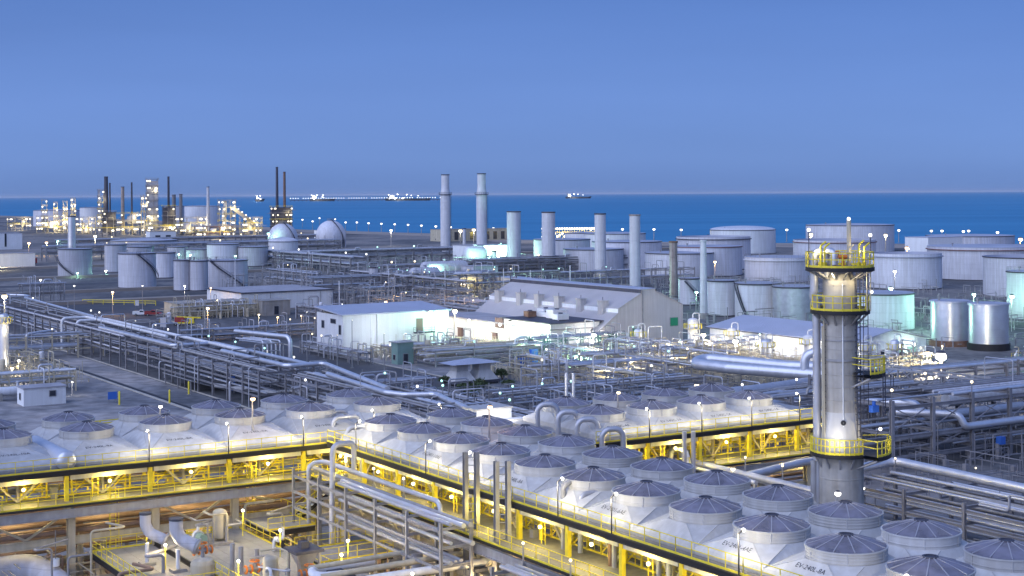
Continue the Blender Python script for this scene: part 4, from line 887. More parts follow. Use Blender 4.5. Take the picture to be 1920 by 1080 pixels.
def drum(label, p, q, r, mat='alu_b', legs=True, name='pressure_drum', extra=True):
    a, c, z = p; o = thing(name, label, 'drum', a, c); P = Vector((0, 0, z)); Q = Vector((q[0] - a, q[1] - c, q[2]))
    MB().drum(P, Q, r, 24).part('shell', mat, o)
    if legs:
        for t in (.2, .8): x = P.lerp(Q, t); dv = (Q - P).normalized(); n_ = Vector((-dv.y, dv.x, 0)); MB().beam(x - n_ * r * .8 - ZV * x.z, x - n_ * r * .8 - ZV * r * .3, .4).beam(x + n_ * r * .8 - ZV * x.z, x + n_ * r * .8 - ZV * r * .3, .4).beam(x - n_ * r * .9 - ZV * r * .9, x + n_ * r * .9 - ZV * r * .9, .5, .4).part('saddle', 'conc', o)
    if extra:
        x = P.lerp(Q, .5); MB().tube([x + ZV * (r - .1), x + ZV * (r + .7)], r * .22, 10).tube([x + ZV * (r + .7), x + ZV * (r + .85)], r * .32, 10).part('manway', mat, o)
    return o
drum('grey horizontal drum on saddles with yellow lights under it, right of the vertical vessel', (258, 452, 6), (270, 452, 6), 3.0, 'tank_grey')
drum('paler horizontal drum behind the first, amid the dense yard', (256, 480, 6.5), (268, 480, 6.5), 3.0, 'tank_grey')
drum('long rounded tank lying before the tall ringed stacks', (296, 545, 5), (318, 545, 5), 3.2, 'tank_grey')
drum('mint lit ball ended vessel below the left ringed stack', (372, 640, 6), (384, 640, 6), 4.2, 'tank_white')
for a, c, pw, cl in ((262, 446, 2500, YEL), (240, 396, 1500, YEL), (250, 430, 1800, WARM), (300, 540, 5000, GRN), (372, 628, 9000, GRN), (320, 500, 4000, YEL), (225, 386, 1200, ORG), (205, 398, 900, ORG)):
    light(W(a, c, 5), pw, cl, None, .6)
# ================================================================== AIR COOLER BANKS
def text_mesh(s, size):
    cu = bpy.data.curves.new('lettering', 'FONT'); cu.body = s; cu.size = size; cu.align_x = 'CENTER'; cu.align_y = 'CENTER'; cu.resolution_u = 2
    o = bpy.data.objects.new('tmp_text', cu); COL.objects.link(o)
    dg = bpy.context.evaluated_depsgraph_get(); me = bpy.data.meshes.new_from_object(o.evaluated_get(dg)); bpy.data.objects.remove(o); bpy.data.curves.remove(cu)
    me.materials.clear(); me.materials.append(M['letter']); return me
RF = 2.42
def fan_meshes(hx, hyf, hyb, top):
    """low pyramid hood: four planes and four corner facets rising from a short upright lip to the fan ring"""
    z0, z1 = .5, top - .72; q = 1.0
    oc = [(-q, -RF), (q, -RF), (RF, -q), (RF, q), (q, RF), (-q, RF), (-RF, q), (-RF, -q)]
    bs = [(-hx, -hyf), (hx, -hyf), (hx, hyb), (-hx, hyb)]
    V = [(x, y, z0) for x, y in bs] + [(x, y, z1) for x, y in oc]
    m = MB(); m.add(V, [(0, 1, 5, 4), (1, 6, 5), (1, 2, 7, 6), (2, 8, 7), (2, 3, 9, 8), (3, 10, 9), (3, 0, 11, 10), (0, 4, 11), (4, 5, 6, 7, 8, 9, 10, 11)])
    L0 = [(x, y, 0) for x, y in bs]; L1 = [(x + (.1 if x > 0 else -.1) * 0, y - .08 * (y < 0), z0 * .55) for x, y in bs]
    m.add(L0 + L1, [(0, 1, 5, 4), (1, 2, 6, 5), (2, 3, 7, 6), (3, 0, 4, 7)]); m.add(L1 + V[:4], [(0, 1, 5, 4), (1, 2, 6, 5), (2, 3, 7, 6), (3, 0, 4, 7)])
    me = m.mesh('hood', M['hood'])
    sms = []     # raised seams along the eight creases
    for a_, b_ in ((0, 4), (0, 11), (1, 5), (1, 6), (2, 7), (2, 8), (3, 9), (3, 10)): sms.append(MB().beam(V[a_], V[b_], .07, .05).mesh('hood_seam', M['hood']))
    return me, sms
def ring_mesh(top, style):
    m = MB(); r = 2.4; z0 = top - .86; pr = [(r, z0), (r, top - .1), (r + .06, top - .08), (r + .06, top), (r - .04, top), (r - .04, z0 + .1)]
    m.lathe(pr, 40)
    for zz in ((.3,) if style == 0 else (.2, .4, .6)): m.lathe([(r, z0 + zz), (r + .045, z0 + zz + .01), (r + .045, z0 + zz + .06), (r, z0 + zz + .07)], 40)
    for k in range(6): an = 2 * math.pi * k / 6 + .3; m.beam((r * math.cos(an) * 1.005, r * math.sin(an) * 1.005, z0), (r * math.cos(an) * 1.005, r * math.sin(an) * 1.005, top - .1), .07, .07)
    return m.mesh('fan_ring', M['hood'])
def guard_mesh(top):
    m = MB(); m.lathe([(2.36, top + .01), (1.4, top + .34), (.42, top + .56)], 32)
    return m.mesh('fan_guard', M['guard'])
rib_me = lambda top: cached(('rib', top), lambda: MB().beam((.42, 0, top + .59), (2.38, 0, top + .04), .06, .05).mesh('rib', M['rib']))
def hub_mesh(top): return MB().lathe([(.45, top + .52), (.45, top + .64), (.34, top + .64), (.34, top + .58), (.02, top + .58)], 16).mesh('hub_ring', M['dsteel'])
def blade_mesh(top):
    m = MB()
    for k in range(6):
        a = 2 * math.pi * k / 6; c_, s_ = math.cos(a), math.sin(a)
        f = lambda x, y, z: (x * c_ - y * s_, x * s_ + y * c_, z)
        m.add([f(.2, -.12, top - .45), f(2.2, -.3, top - .4), f(2.2, .3, top - .6), f(.2, .12, top - .55)], [(0, 1, 2, 3)])
    m.lathe([(.3, top - .7), (.3, top - .35), (.02, top - .3)], 12)
    return m.mesh('fan_blades', M['steel'])
def fan_unit(label, a, c, z, rz, hx, hyf, hyb, top, group, tagtxt=None, style=0, spin=0.0, bird=False):
    o = thing('fan_hood', label, 'cooler fan', a, c, z, rz, group); key = (hx, hyf, hyb, top)
    me, sm = cached(('hood',) + key, lambda: fan_meshes(*key))
    h = put('hood', me, o)
    for q_ in sm[:6] if hyf > 0 else sm: put('hood_seam', q_, h)
    put('fan_ring', cached(('ring', top, style), lambda: ring_mesh(top, style)), o)
    gd = put('fan_guard', cached(('guard', top), lambda: guard_mesh(top)), o)
    for k in range(12): put('rib', rib_me(top), gd, (0, 0, 0), 2 * math.pi * k / 12 + spin)
    put('hub_ring', cached(('hub', top), lambda: hub_mesh(top)), gd)
    put('fan_blades', cached(('blades', top), lambda: blade_mesh(top)), o, (0, 0, 0), spin * 3)
    put('shade_disc', cached(('floor', top), lambda: MB().disc(2.3, top - .8, 24).mesh('shade_disc', M['dsteel'])), o)  # added dark disc, stands in for the shaded inside below the blades
    if tagtxt:
        t = put('tag_lettering', cached(('txt', tagtxt), lambda: text_mesh(tagtxt, .5)), o)
        p0, p1 = Vector((0, -hyf, .5)), Vector((0, -RF, top - .72)); up = (p1 - p0).normalized(); n_ = Vector((1, 0, 0)).cross(up)
        mt = Matrix((Vector((1, 0, 0)), up, n_)).transposed().to_4x4(); mt.translation = p0.lerp(p1, .60) + n_ * .012; t.matrix_local = mt
    return o
def bank(label, a, c, rz, L, D, z, bays, lz, ly, low_z, cream=True, lamps=True, pw=230, lampy=(), skip_low=(), group=None, posts=True):
    """cooler bank: local x along the bank, y away from its lit front edge (y = 0)"""
    o = thing('air_cooler_bank', label, 'cooler bank', a, c, 0, rz); by = L / bays
    gp = lambda n, mb, mt, loc=(0, 0, 0): put(n, mb.mesh(n, M[mt]), o, loc)
    wk = cached(('wk', by), lambda: MB().bx(.01, by - .01, .05, 1.0, -.1, 0).mesh('walkway', M['grate']))
    fa = cached(('fa', by), lambda: MB().ibeam((0, 0, -.25), (by - .01, 0, -.25), .2, .42, .05).mesh('edge_girder', M['black']))
    ra = cached(('ra', by), lambda: MB().rail([(0, .02, 0), (by, .02, 0)], 1.1, .05, 1.5).mesh('railing', M['yellow']))
    bu = cached(('bu', by, D), lambda: MB().bx(.05, by - .05, 1.05, D - 1.0, -1.0, .09).mesh('tube_bundle', M['galv']))
    hd = cached(('hd', by), lambda: MB().bx(.3, by - .3, .45, 1.04, -.95, -.25).mesh('header_box', M['hood']))
    yc = cached(('yc', lz, z), lambda: MB().bx(-.17, .17, -.17, .17, lz, z - .6).mesh('yellow_column', M['yellow']))
    lw = cached(('lw', by, D, ly), lambda: MB().bx(.01, by - .01, ly, 3.0, -.1, 0).mesh('lower_walkway', M['grate']))
    lg = cached(('lg', by), lambda: MB().ibeam((0, 0, -.5), (by - .01, 0, -.5), .3, .75, .06).mesh('lower_girder', M['galv']))
    le = cached(('le', by), lambda: MB().bx(0, by, -.06, .06, -.12, .06).mesh('toe_board', M['black']))
    lr = cached(('lr', by, ly), lambda: MB().rail([(0, 0, 0), (by, 0, 0)], 1.1, .05, 1.6).mesh('railing', M['yellow']))
    vb = cached(('vb', by, lz, z), lambda: MB().beam((by * .5, 0, lz), (by * .2, 0, z - .7), .17).beam((by * .5, 0, lz), (by * .8, 0, z - .7), .17).beam((by * .5, 0, lz), (by * .5, 0, z - .7), .2).mesh('brace', M['cream']))
    lvb = cached(('lvb', by, lz, low_z), lambda: MB().beam((by * .5, 0, low_z - .1), (by * .05, 0, lz - .9), .2).beam((by * .5, 0, low_z - .1), (by * .95, 0, lz - .9), .2).mesh('lower_brace', M['cream']))
    co = cached(('co', lz), lambda: MB().ibeam((0, 0, 0), (0, 0, lz - .9), .62, .62, .1).mesh('column', M['cream']))
    xb = cached(('xb', D, ly), lambda: MB().ibeam((0, ly, -.4), (0, D - .5, -.4), .25, .5, .05).mesh('cross_beam', M['galv']))
    lb = cached(('lb', by), lambda: MB().ibeam((0, 0, -.4), (by - .01, 0, -.4), .3, .7, .06).mesh('lower_beam', M['cream']))
    for i in range(bays):
        x = i * by
        put('walkway', wk, o, (x, 0, z)); put('edge_girder', fa, o, (x, 0, z)); put('railing', ra, o, (x, 0, z)); put('tube_bundle', bu, o, (x, 0, z)); put('header_box', hd, o, (x, 0, z))
        put('rear_walkway', wk, o, (x, D - 1.05, z)); put('edge_girder', fa, o, (x, D, z))
        put('lower_walkway', lw, o, (x, 0, lz)); put('lower_girder', lg, o, (x, ly, lz - .13)); put('toe_board', le, o, (x, ly, lz)); put('railing', lr, o, (x, ly + .05, lz + .06))
        put('railing', lr, o, (x, 2.9, lz))
        put('brace', vb, o, (x, 2.4, 0)); put('lower_brace', lvb, o, (x, ly + 1.4, 0)) if (i % 2 == 0 or bays > 7) else None; put('lower_beam', lb, o, (x, ly + .9, low_z)); put('lower_beam', lb, o, (x, D - 1.5, low_z))
    for i in range(bays + 1):
        x = i * by
        for y in (.6, D * .5, D - .6): put('yellow_column', yc, o, (x, y, 0))
        put('cross_beam', xb, o, (x, 0, lz - .12))
        for y in (ly + .9, D - 1.5): put('column', co, o, (x, y, 0))
    # long pipes carried under the lower walkway and under the deck
    rnd = random.Random(int(a * 7 + c)); pr = MB()
    for k in range(7):
        y = ly + 1.6 + k * (D - 3) / 8; r = rnd.uniform(.12, .32); MB().tube([(-1, y, low_z + r), (L + .5, y, low_z + r)], r, 10).part('pipe', rnd.choice(('pipe_rust', 'cream', 'galv', 'pipe_rust')), o)
    for k in range(4):
        y = 3.3 + k * (D - 5) / 4; r = rnd.uniform(.15, .3); MB().tube([(-.5, y, lz + .5 + r), (L, y, lz + .5 + r)], r, 10).part('pipe', rnd.choice(('galv', 'pipe_rust', 'cream')), o)
    # small valves, drives and bracing that fill the space between the decks
    clut = MB(); clt2 = MB()
    for i in range(bays * 5):
        x = rnd.uniform(0, L); y = rnd.uniform(1.2, D - 1.5); k = rnd.random()
        if k < .4: clut.tube([(x, y, lz), (x, y, lz + rnd.uniform(.8, 1.8))], rnd.uniform(.08, .2), 8)
        elif k < .7: clut.beam((x, y, lz + rnd.uniform(.3, 2)), (x + rnd.uniform(-2, 2), y + rnd.uniform(-.6, .6), lz + rnd.uniform(.5, 2)), .09)
        else: clt2.bx(x - .25, x + .25, y - .25, y + .25, lz, lz + rnd.uniform(.5, 1.2))
    clut.part('drive_supports', 'yellow', o); clt2.part('motor', 'steel', o)
    # yellow drive frames, two to a bay, and a second row of rails and ladders between the decks
    df = MB()
    for x in (-.9, .9):
        for y in (-.7, .7): df.beam((x, y, lz), (x, y, z - 1.05), .14)
    for zz in (lz + .9, lz + 1.7):
        for y in (-.7, .7): df.beam((-.9, y, zz), (.9, y, zz), .1)
        for x in (-.9, .9): df.beam((x, -.7, zz), (x, .7, zz), .1)
    df.beam((-.9, -.7, lz + .1), (.9, -.7, lz + 1.7), .09)
    dm = cached(('drive', lz, z), lambda: df.mesh('drive_frame', M['yellow'])); mo_ = cached(('motor',), lambda: MB().tube([(0, 0, 0), (0, 0, .9)], .34, 12).tube([(0, 0, .9), (0, 0, 1.1)], .16, 8).mesh('motor', M['steel']))
    ld = cached(('dlad', lz, z), lambda: MB().ladder((0, 0, lz), z - .6, .5, (1, 0, 0), False).mesh('ladder', M['yellow']))
    for i in range(bays):
        for y in (3.6, D - 4.6):
            for fx in (.27, .73): q_ = put('drive_frame', dm, o, ((i + fx) * by, y, 0)); put('motor', mo_, q_, (0, 0, lz + .4))
        put('ladder', ld, o, ((i + .36) * by, 1.2, 0)) if i % 2 else None
        put('railing', lr, o, (i * by, D * .5, lz))
    b1 = cached(('ball', .17, 'w'), lambda: MB().sphere((0, 0, 0), .13, 10, 8).mesh('lamp', M['bulb_w'])); b2 = cached(('ball', .15, 'y'), lambda: MB().sphere((0, 0, 0), .15, 10, 8).mesh('lamp', M['bulb_y']))
    pm = cached(('dpost',), lambda: MB().tube([(0, 0, 0), (0, 0, 2.5), (0, .35, 2.7)], .05, 6).mesh('deck_lamp_post', M['black']))
    for i in range(bays):
        x = (i + .5) * by
        if lampy and i in lampy:
            p = put('deck_lamp_post', pm, o, (x + by * .46, -.1, z)); put('lamp', b1, p, (0, .4, 2.68)); light((0, -.35, 2.35), pw * 2.1, (1, .90, .60), p, .15)
        if True:
            put('lamp', b2, o, (x, .35, z - 1.35)); light((x, -.1, z - 1.3), 480 if bays < 7 else 360, YEL, o, .15); light((x + by * .5, D * .55, lz + 1.4), 380, YEL, o, .2)
            light((x, 2.0, low_z + 1.9), 430 if bays < 7 else 400, (1, .80, .36), o, .2)
    return o
GF, GM, GR = 'fan hoods of the left bank', 'fan hoods of the middle bank', 'fan hoods of the far right bank'
bank('long yellow lit cooler bank across the lower left, two decks of yellow railings', 28.0, 128.4, 0, 7.35 * 6, 18.4, 12.65, 6, 9.9, -1.6, 7.2, lampy=(1, 2, 3, 4, 5), pw=240)
for i in range(-1, 5):
    nm = 'partly cut by the left picture edge' if i < 0 else ORD[i] + ' whole one from the left'
    fan_unit('front row fan hood of the left bank, ' + nm, 39 + 7.36 * i, 135.5, 12.65, 0, 3.66, 5.9, 3.5, 2.35, GF, 'EV-240L-%dA' % (9 - i), spin=i * .2)
    fan_unit('back row fan hood of the left bank, ' + nm, 39.3 + 7.36 * i, 142.6, 12.65, 0, 3.66, 3.4, 3.2, 2.35, GF, None, spin=i * .2 + .1)
bank('diagonal cooler bank in the middle running down to the lower right corner', 59.4, 128.0, -math.pi / 2, 6.55 * 12, 15.6, 12.9, 12, 10.0, -2.2, 7.2, lampy=(0, 2, 3, 5, 6, 8, 10), pw=215)
for k in range(12):
    cc = 124.0 - 6.55 * k
    fan_unit('front row fan hood of the middle bank, %s from its far end' % ORD[k], 64.0, cc, 12.9, -math.pi / 2, 3.26, 3.55, 3.3, 2.1, GM, 'EV-240L-8A' if k in (4, 9) else ('EV-2401-%dAE' % (12 - k) if k in (2, 6, 8) else None), style=1 if k in (7, 8, 9) else 0, spin=k * .17)
    fan_unit('back row fan hood of the middle bank, %s from its far end' % ORD[k], 70.7, cc + .3, 12.9, -math.pi / 2, 3.26, 3.3, 3.3, 2.1, GM, None, style=1 if k in (4, 6, 7, 8) else 0, spin=k * .23 + .1)
bank('far right cooler bank ending behind the tall column, yellow rails below its hoods', 78.5, 111.4, 0, 6.25 * 5, 16.8, 13.2, 5, 10.1, -1.8, 7.4, lampy=(0, 1, 2, 3, 4), pw=215)
for i in range(4):
    fan_unit('front row fan hood of the far right bank, %s from the left' % ORD[i], 82.6 + 6.2 * i, 116.6, 13.2, 0, 3.1, 4.1, 3.3, 2.0, GR, 'EV-240C-%dA' % (4 - i), spin=i * .2)
    fan_unit('back row fan hood of the far right bank, %s from the left' % ORD[i], 83.2 + 6.2 * i, 123.2, 13.2, 0, 3.1, 3.2, 3.2, 2.0, GR, None, spin=i * .3)
# horizontal drum lying on the left bank between two hoods
drum('silver dome ended drum lying across the left bank deck', (35.4, 128.6, 13.35), (35.2, 139.5, 13.35), .85, 'alu', False, extra=False)
# ================================================================== TALL COLUMN AT RIGHT
TA, TC = 80.2, 82.0
T = thing('process_column', 'tall insulated column with black ringed yellow railed platforms, right of centre', 'column', TA, TC)
m = MB(); pr = [(1.68, 0), (1.68, 9.0)]
for k in range(4): pr += [(1.66, 9 + k * 1.9 + .02), (1.66, 9 + k * 1.9 + 1.84), (1.69, 9 + k * 1.9 + 1.86), (1.69, 9 + k * 1.9 + 1.9)]
m.lathe(pr, 40).part('lower_shell', 'conc_col', T)
MB().lathe([(1.58, 16.6), (1.58, 17.2), (1.27, 19.6)], 40).part('cone', 'hood', T)
m = MB(); pr = []
for k in range(10):
    z0 = 19.6 + k * .95; pr += [(1.27, z0), (1.27, z0 + .88), (1.295, z0 + .9), (1.295, z0 + .94), (1.27, z0 + .95)]
m.lathe(pr, 40).lathe([(1.27, 29.1), (1.27, 29.4), (.95, 29.9), (.5, 30.15), (.02, 30.2)], 40).part('upper_shell', 'conc_col', T)
MB().lathe([(1.3, 23.4), (1.37, 23.42), (1.37, 23.55), (1.3, 23.57)], 40).lathe([(1.3, 24.9), (1.34, 24.92), (1.34, 25.0), (1.3, 25.02)], 40).part('band', 'galv', T)
phi = math.atan2(-112, -24.6) - TH
def platform(z, r0, r1, a0, a1, rail=True, name='platform'):
    p = thing_part = MB(); A0, A1 = phi + R(a0), phi + R(a1); n = max(8, int(abs(a1 - a0) / 9))
    p.lathe([(r0, z - .28), (r1, z - .28), (r1, z), (r0, z)], n, a0=A0, a1=A1, smooth=False)
    q = put(name, p.mesh(name, M['black']), T)
    g = MB(); f = lambda r, an, zz: Vector((r * math.cos(an), r * math.sin(an), zz))
    P = [f(r1 - .06, A0 + (A1 - A0) * k / n, z) for k in range(n + 1)]
    for x, y in zip(P[:-1], P[1:]):
        for zz in (1.12, .62): g.beam(x + ZV * zz, y + ZV * zz, .07)
        g.beam(x + ZV * .1, y + ZV * .1, .03, .16)
    for x in P[::2 if n > 20 else 1]: g.beam(x, x + ZV * 1.12, .055)
    if a1 - a0 < 350:
        for an in (A0, A1):
            for zz in (1.12, .62): g.beam(f(r0, an, z + zz), f(r1, an, z + zz), .055)
    g.part('railing', 'yellow', q)
    b = MB()
    for k in range(0, n + 1, 3):
        an = A0 + (A1 - A0) * k / n; b.beam(f(r0 - .05, an, z - 1.1), f(r1 - .15, an, z - .3), .12)
    b.part('bracket', 'galv', q)
    return q
platform(30.4, .9, 2.55, -180, 179.9); platform(27.2, 1.3, 2.2, -180, 179.9)
platform(22.6, 1.3, 3.3, 42, 102); platform(16.6, 1.7, 2.3, -115, 45); platform(16.6, 1.7, 3.7, 46, 110)
f = lambda r, an, z: Vector((r * math.cos(phi + R(an)), r * math.sin(phi + R(an)), z))
MB().tube([f(.7, 75, 29.9), f(.7, 75, 33.9)], .17, 12).part('vent_pipe', 'cream', T); put('lamp', cached(('ball', .17, 'w'), None), T, f(.7, 75, 34.0))
MB().tube([f(1.0, -70, 29.6), f(1.0, -70, 31.5), f(1.9, -78, 31.6), f(1.95, -78, 28.6), f(2.0, -80, 28.2), f(1.75, -82, 27.4), f(1.75, -82, 9)], .30, 12, .6).part('side_pipe', 'alu_b', T)
MB().tube([f(1.45, -62, 26), f(1.45, -62, 16.9)], .1, 8).tube([f(1.5, -52, 27), f(1.5, -52, 17)], .07, 8).part('side_pipe', 'cream', T)
MB().tube([f(2.0, -80, 15.9), f(2.05, -80, 12.6), f(1.9, -60, 12.3), f(1.95, -20, 12.3), f(1.95, 20, 12.3), f(2.0, 55, 12.2), f(2.0, 55, 2)], .26, 12, .5).part('wrap_pipe', 'galv', T)
MB().tube([f(1.36, 8, 16), f(1.36, 8, 29.2)], .045, 6).part('conduit', 'white', T)
MB().ladder(f(1.5, 62, 16.6), 30.2, .55, (math.cos(phi + R(62) + 1.57), math.sin(phi + R(62) + 1.57), 0), True, (math.cos(phi + R(62)), math.sin(phi + R(62)), 0)).part('ladder', 'dsteel', T)
MB().ladder(f(2.45, 58, 27.2), 31.6, .5, (math.cos(phi + R(58) + 1.57), math.sin(phi + R(58) + 1.57), 0), False).part('ladder', 'cream', T)
MB().ladder(f(3.35, 70, 19.4), 22.6, .5, (math.cos(phi + R(70) + 1.57), math.sin(phi + R(70) + 1.57), 0), True, (math.cos(phi + R(70)), math.sin(phi + R(70)), 0)).part('ladder', 'dsteel', T)
rg = MB()
for k in range(22):     # step irons on both flanks
    z = 18.6 + k * .42
    for an in (-58, 58): rg.beam(f(1.27, an, z), f(1.45, an, z), .05)
rg.part('insulation_clip', 'dsteel', T)
for i, (an, r, hh, mt) in enumerate(((-60, 1.6, 1.6, 'yellow'), (-35, 1.9, 1.5, 'yellow'), (-20, 1.0, .9, 'orange'), (10, 1.3, .8, 'orange'), (55, 1.7, 1.7, 'yellow'), (70, 1.9, 1.5, 'yellow'), (35, 1.1, 1.4, 'cream'))):
    q = MB(); 
    if mt == 'orange': q.tube([f(r, an, 30.4), f(r, an, 30.4 + hh)], .12, 8).tube([f(r, an - 14, 30.4 + hh), f(r, an + 14, 30.4 + hh)], .16, 8).lathe([(.32, 30.4 + hh + .25), (.32, 30.4 + hh + .32)], 14, tuple(f(r, an, 0)))
    else: q.tube([(0, 0, 0), (0, 0, hh), (.5, 0, hh + .3)], .07, 8, .2).bx(-.12, .12, -.12, .12, 0, .4)
    o_ = q.part('valve' if mt == 'orange' else 'davit_post', mt, T, (0, 0, 0) if mt == 'orange' else f(r, an, 30.4))
MB().tube([f(1.2, -58, 30.6), f(1.2, -58, 31.6), f(1.2, -20, 31.6), f(1.2, -20, 30.6)], .28, 12, .4).part('overhead_pipe', 'alu', T)
for an, r, z in ((-64, 2.5, 33.2), (68, 2.4, 32.8)):
    MB().tube([f(r, an, 30.4), f(r, an, z)], .04, 6).part('lamp_post', 'dsteel', T); put('lamp', cached(('ball', .17, 'w'), None), T, f(r, an, z))
for an, r, z in ((66, 2.5, 28.6), (48, 3.8, 18.7)): put('lamp', cached(('ball', .17, 'w'), None), T, f(r, an, z)); MB().beam(f(r, an, z), f(r - .5, an, z - .6), .05).part('lamp_bracket', 'dsteel', T)
sgn = MB().lathe([(.02, .02), (.2, .02), (.2, 0)], 14).part('round_plate', 'letter', T, f(1.4, 8, 18.9)); sgn.rotation_euler = (math.pi / 2, 0, phi + R(8) + math.pi / 2)
for an, r, z, p_, cl in ((-15, 2.1, 29.6, 90, WARM), (40, 2.1, 29.4, 60, WARM), (-10, 2.9, 17.8, 120, (1, .92, .7)), (60, 3.0, 18.4, 70, WARM), (60, 1.8, 31.6, 60, WARM), (-60, 1.9, 31.6, 60, WARM)): light(f(r, an, z), p_, cl, T, .12)
MB().bx(-.32, .32, -.2, .2, -.3, .2).tube([(0, 0, .2), (0, 0, .5)], .14, 8).part('winch', 'blue', T, f(2.6, 68, 20.0))
# ================================================================== PIPEWORK IN FRONT OF THE MIDDLE BANK
pipe_rack('near grey pipe frame in front of the middle bank, pipes on three levels', 54.2, 97, 'c', 27, 2.6, (8.4, 9.8, 11.2), 5.4, (2, 3), (.13, .21), 51, .22, mat='galv', pm=['alu_b', 'galv', 'alu'], brace=0, name='pipe_rack')
for k, (c0, zt, a1) in enumerate(((134.6, 14.6, 64.6), (131.4, 14.5, 64.4), (128.4, 13.9, 64.2), (125.2, 13.9, 65.0))):
    pipe('inverted U riser at the stair corner, %s from the left' % ORD[k], [(61.6, c0, 7), (61.6, c0, zt), (a1, c0, zt), (a1, c0, 12.6)], .22, 'alu_b', .6, 'riser_pipe', 'riser pipe', 'risers at the stair corner')
pipe('stout riser bending over at the near corner of the grey pipe frame', [(55.0, 122.5, 3.2), (55.0, 122.5, 12.0), (56.4, 122.5, 12.2), (56.4, 101, 12.2), (56.4, 101, 10)], .2, 'alu_b', .7, 'riser_pipe', 'riser pipe')
pipe('tall thin riser with a bent brown foot at the grey pipe frame', [(53, 114.5, 5.0), (54.4, 116.5, 5.6), (54.6, 116.6, 14.6), (56.8, 117, 14.6), (56.8, 117, 12)], .24, 'alu_b', .6, 'riser_pipe', 'riser pipe')
for i, c0 in enumerate((100.2, 95.6)):
    o = thing('cable_mast', 'pair of slim masts tied by small rungs, %s of two before the middle bank' % ('left' if i == 0 else 'right'), 'mast', 58.2, c0)
    for dx_ in (0, .75): MB().ibeam((0, 0, 0), (0, 0, 16), .34, .34, .05).part('mast', 'galv', o, (dx_, -dx_ * .6, 0))
    q = MB()
    for k in range(26): q.beam((0, 0, .6 + .6 * k), (.75, -.45, .6 + .6 * k), .06)
    q.part('rung', 'galv', o)
for k, (x0, c0, zt, xe) in enumerate(((61.0, 90.8, 13.6, 66), (61.4, 89.2, 13.4, 67.5), (62.2, 86.6, 12.9, 68), (60.9, 84.3, 13.0, 66.5), (61.6, 80.2, 12.4, 66.8), (61.2, 78.6, 12.6, 68.2), (62.0, 75.8, 12.0, 66.5), (61.2, 72.6, 11.6, 66.5))):
    pipe('hooped upright pipe before the middle bank at the picture bottom, %s from the left' % ORD[k], [(x0, c0, 3), (x0, c0, zt + 1.2), (xe - 2, c0 + .2, zt + 1.2), (xe - 2, c0 + .2, 12.9)] if k % 2 == 0 else [(x0, c0, 3), (x0, c0, zt + .8), (xe - 2.4, c0 + .2, zt + .8), (xe - 2.4, c0 - 2.0, zt + .8), (xe - 2.4, c0 - 2.0, 12.8)], .2, 'alu_b' if k % 3 else 'galv', .55, 'riser_pipe', 'riser pipe', 'hooped pipes at the lower right')
pipe('rust red upright among the hooped pipes at the picture bottom', [(61.0, 84.9, 2), (61.0, 84.9, 13.0)], .2, 'rust', 0, 'riser_pipe', 'riser pipe')
pipe_rack('small pipe frame carrying the hooped pipes before the middle bank', 54.4, 66, 'c', 24, 2.6, (7.2, 9.4), 6, (3, 4), (.14, .24), 52, .24, mat='galv', brace=.3, pm=['alu_b', 'galv', 'cream'])
for k, (c0, zt) in enumerate(((121.4, 15.6), (117.8, 15.3), (114.6, 15.0), (110.6, 14.6))):
    pipe('grey inverted U loop between the middle and far right banks, %s from the left' % ORD[k], [(78.6, c0, 10), (78.6, c0, zt), (80.4, c0 - .8, zt), (80.4, c0 - .8, 11)], .27, 'alu_b', .75, 'loop_pipe', 'pipe loop', 'loops between the banks')
for k in (0, 1): pipe('straight grey double vent standing behind the loops, %s pipe' % ('left' if k == 0 else 'right'), [(88.5 + k * .7, 131 - k * .3, 6), (88.5 + k * .7, 131 - k * .3, 17)], .2, 'alu', 0, 'vent_pipe', 'vent pipe')
for k in (0, 1): pipe('short grey stub vent before the far right bank, %s of two' % ('left' if k == 0 else 'right'), [(86.4 + k * .8, 108.5 - k * .3, 5), (86.4 + k * .8, 108.5 - k * .3, 14.0)], .22, 'alu_b', 0, 'vent_pipe', 'vent pipe')
pipe_rack('pipe bridge dropping away between the middle and far right banks', 87.5, 95, 'c', 30, 3.2, (7.5, 10.0), 5, (3, 5), (.22, .36), 53, .3, mat='galv', brace=0, pm=['alu_b', 'galv', 'alu'])
pipe('thick grey pipe crossing low before the far right bank', [(84, 107, 8.8), (99, 106.5, 10.2), (107, 106.5, 10.2)], .36, 'alu_b', 1.0)
# crossing pipes at bottom centre
for k, (p0, p1, r, mt) in enumerate((((46.5, 103.6, 7.9), (60.5, 103.6, 8.1), .2, 'cream'), ((46.5, 101.4, 7.7), (59, 101.0, 8.0), .24, 'cream'), ((49, 99, 7.7), (60, 98.0, 7.9), .3, 'tank_white'))):
    pipe('pale pipe crossing the bottom of the picture to the masts, %s from the back' % ORD[k], [p0, p1], r, mt, 0, supports=((p0[0] + 2, p0[1], 7.4), (p1[0] - 2, p1[1], 7.4)))
pipe('looping white valve manifold pipe at the bottom centre', [(52, 103.8, 7.7), (46.8, 103.8, 7.7), (46.0, 101.6, 7.7), (50.5, 101.5, 7.5), (50.5, 103, 7.2)], .34, 'tank_white', .9)
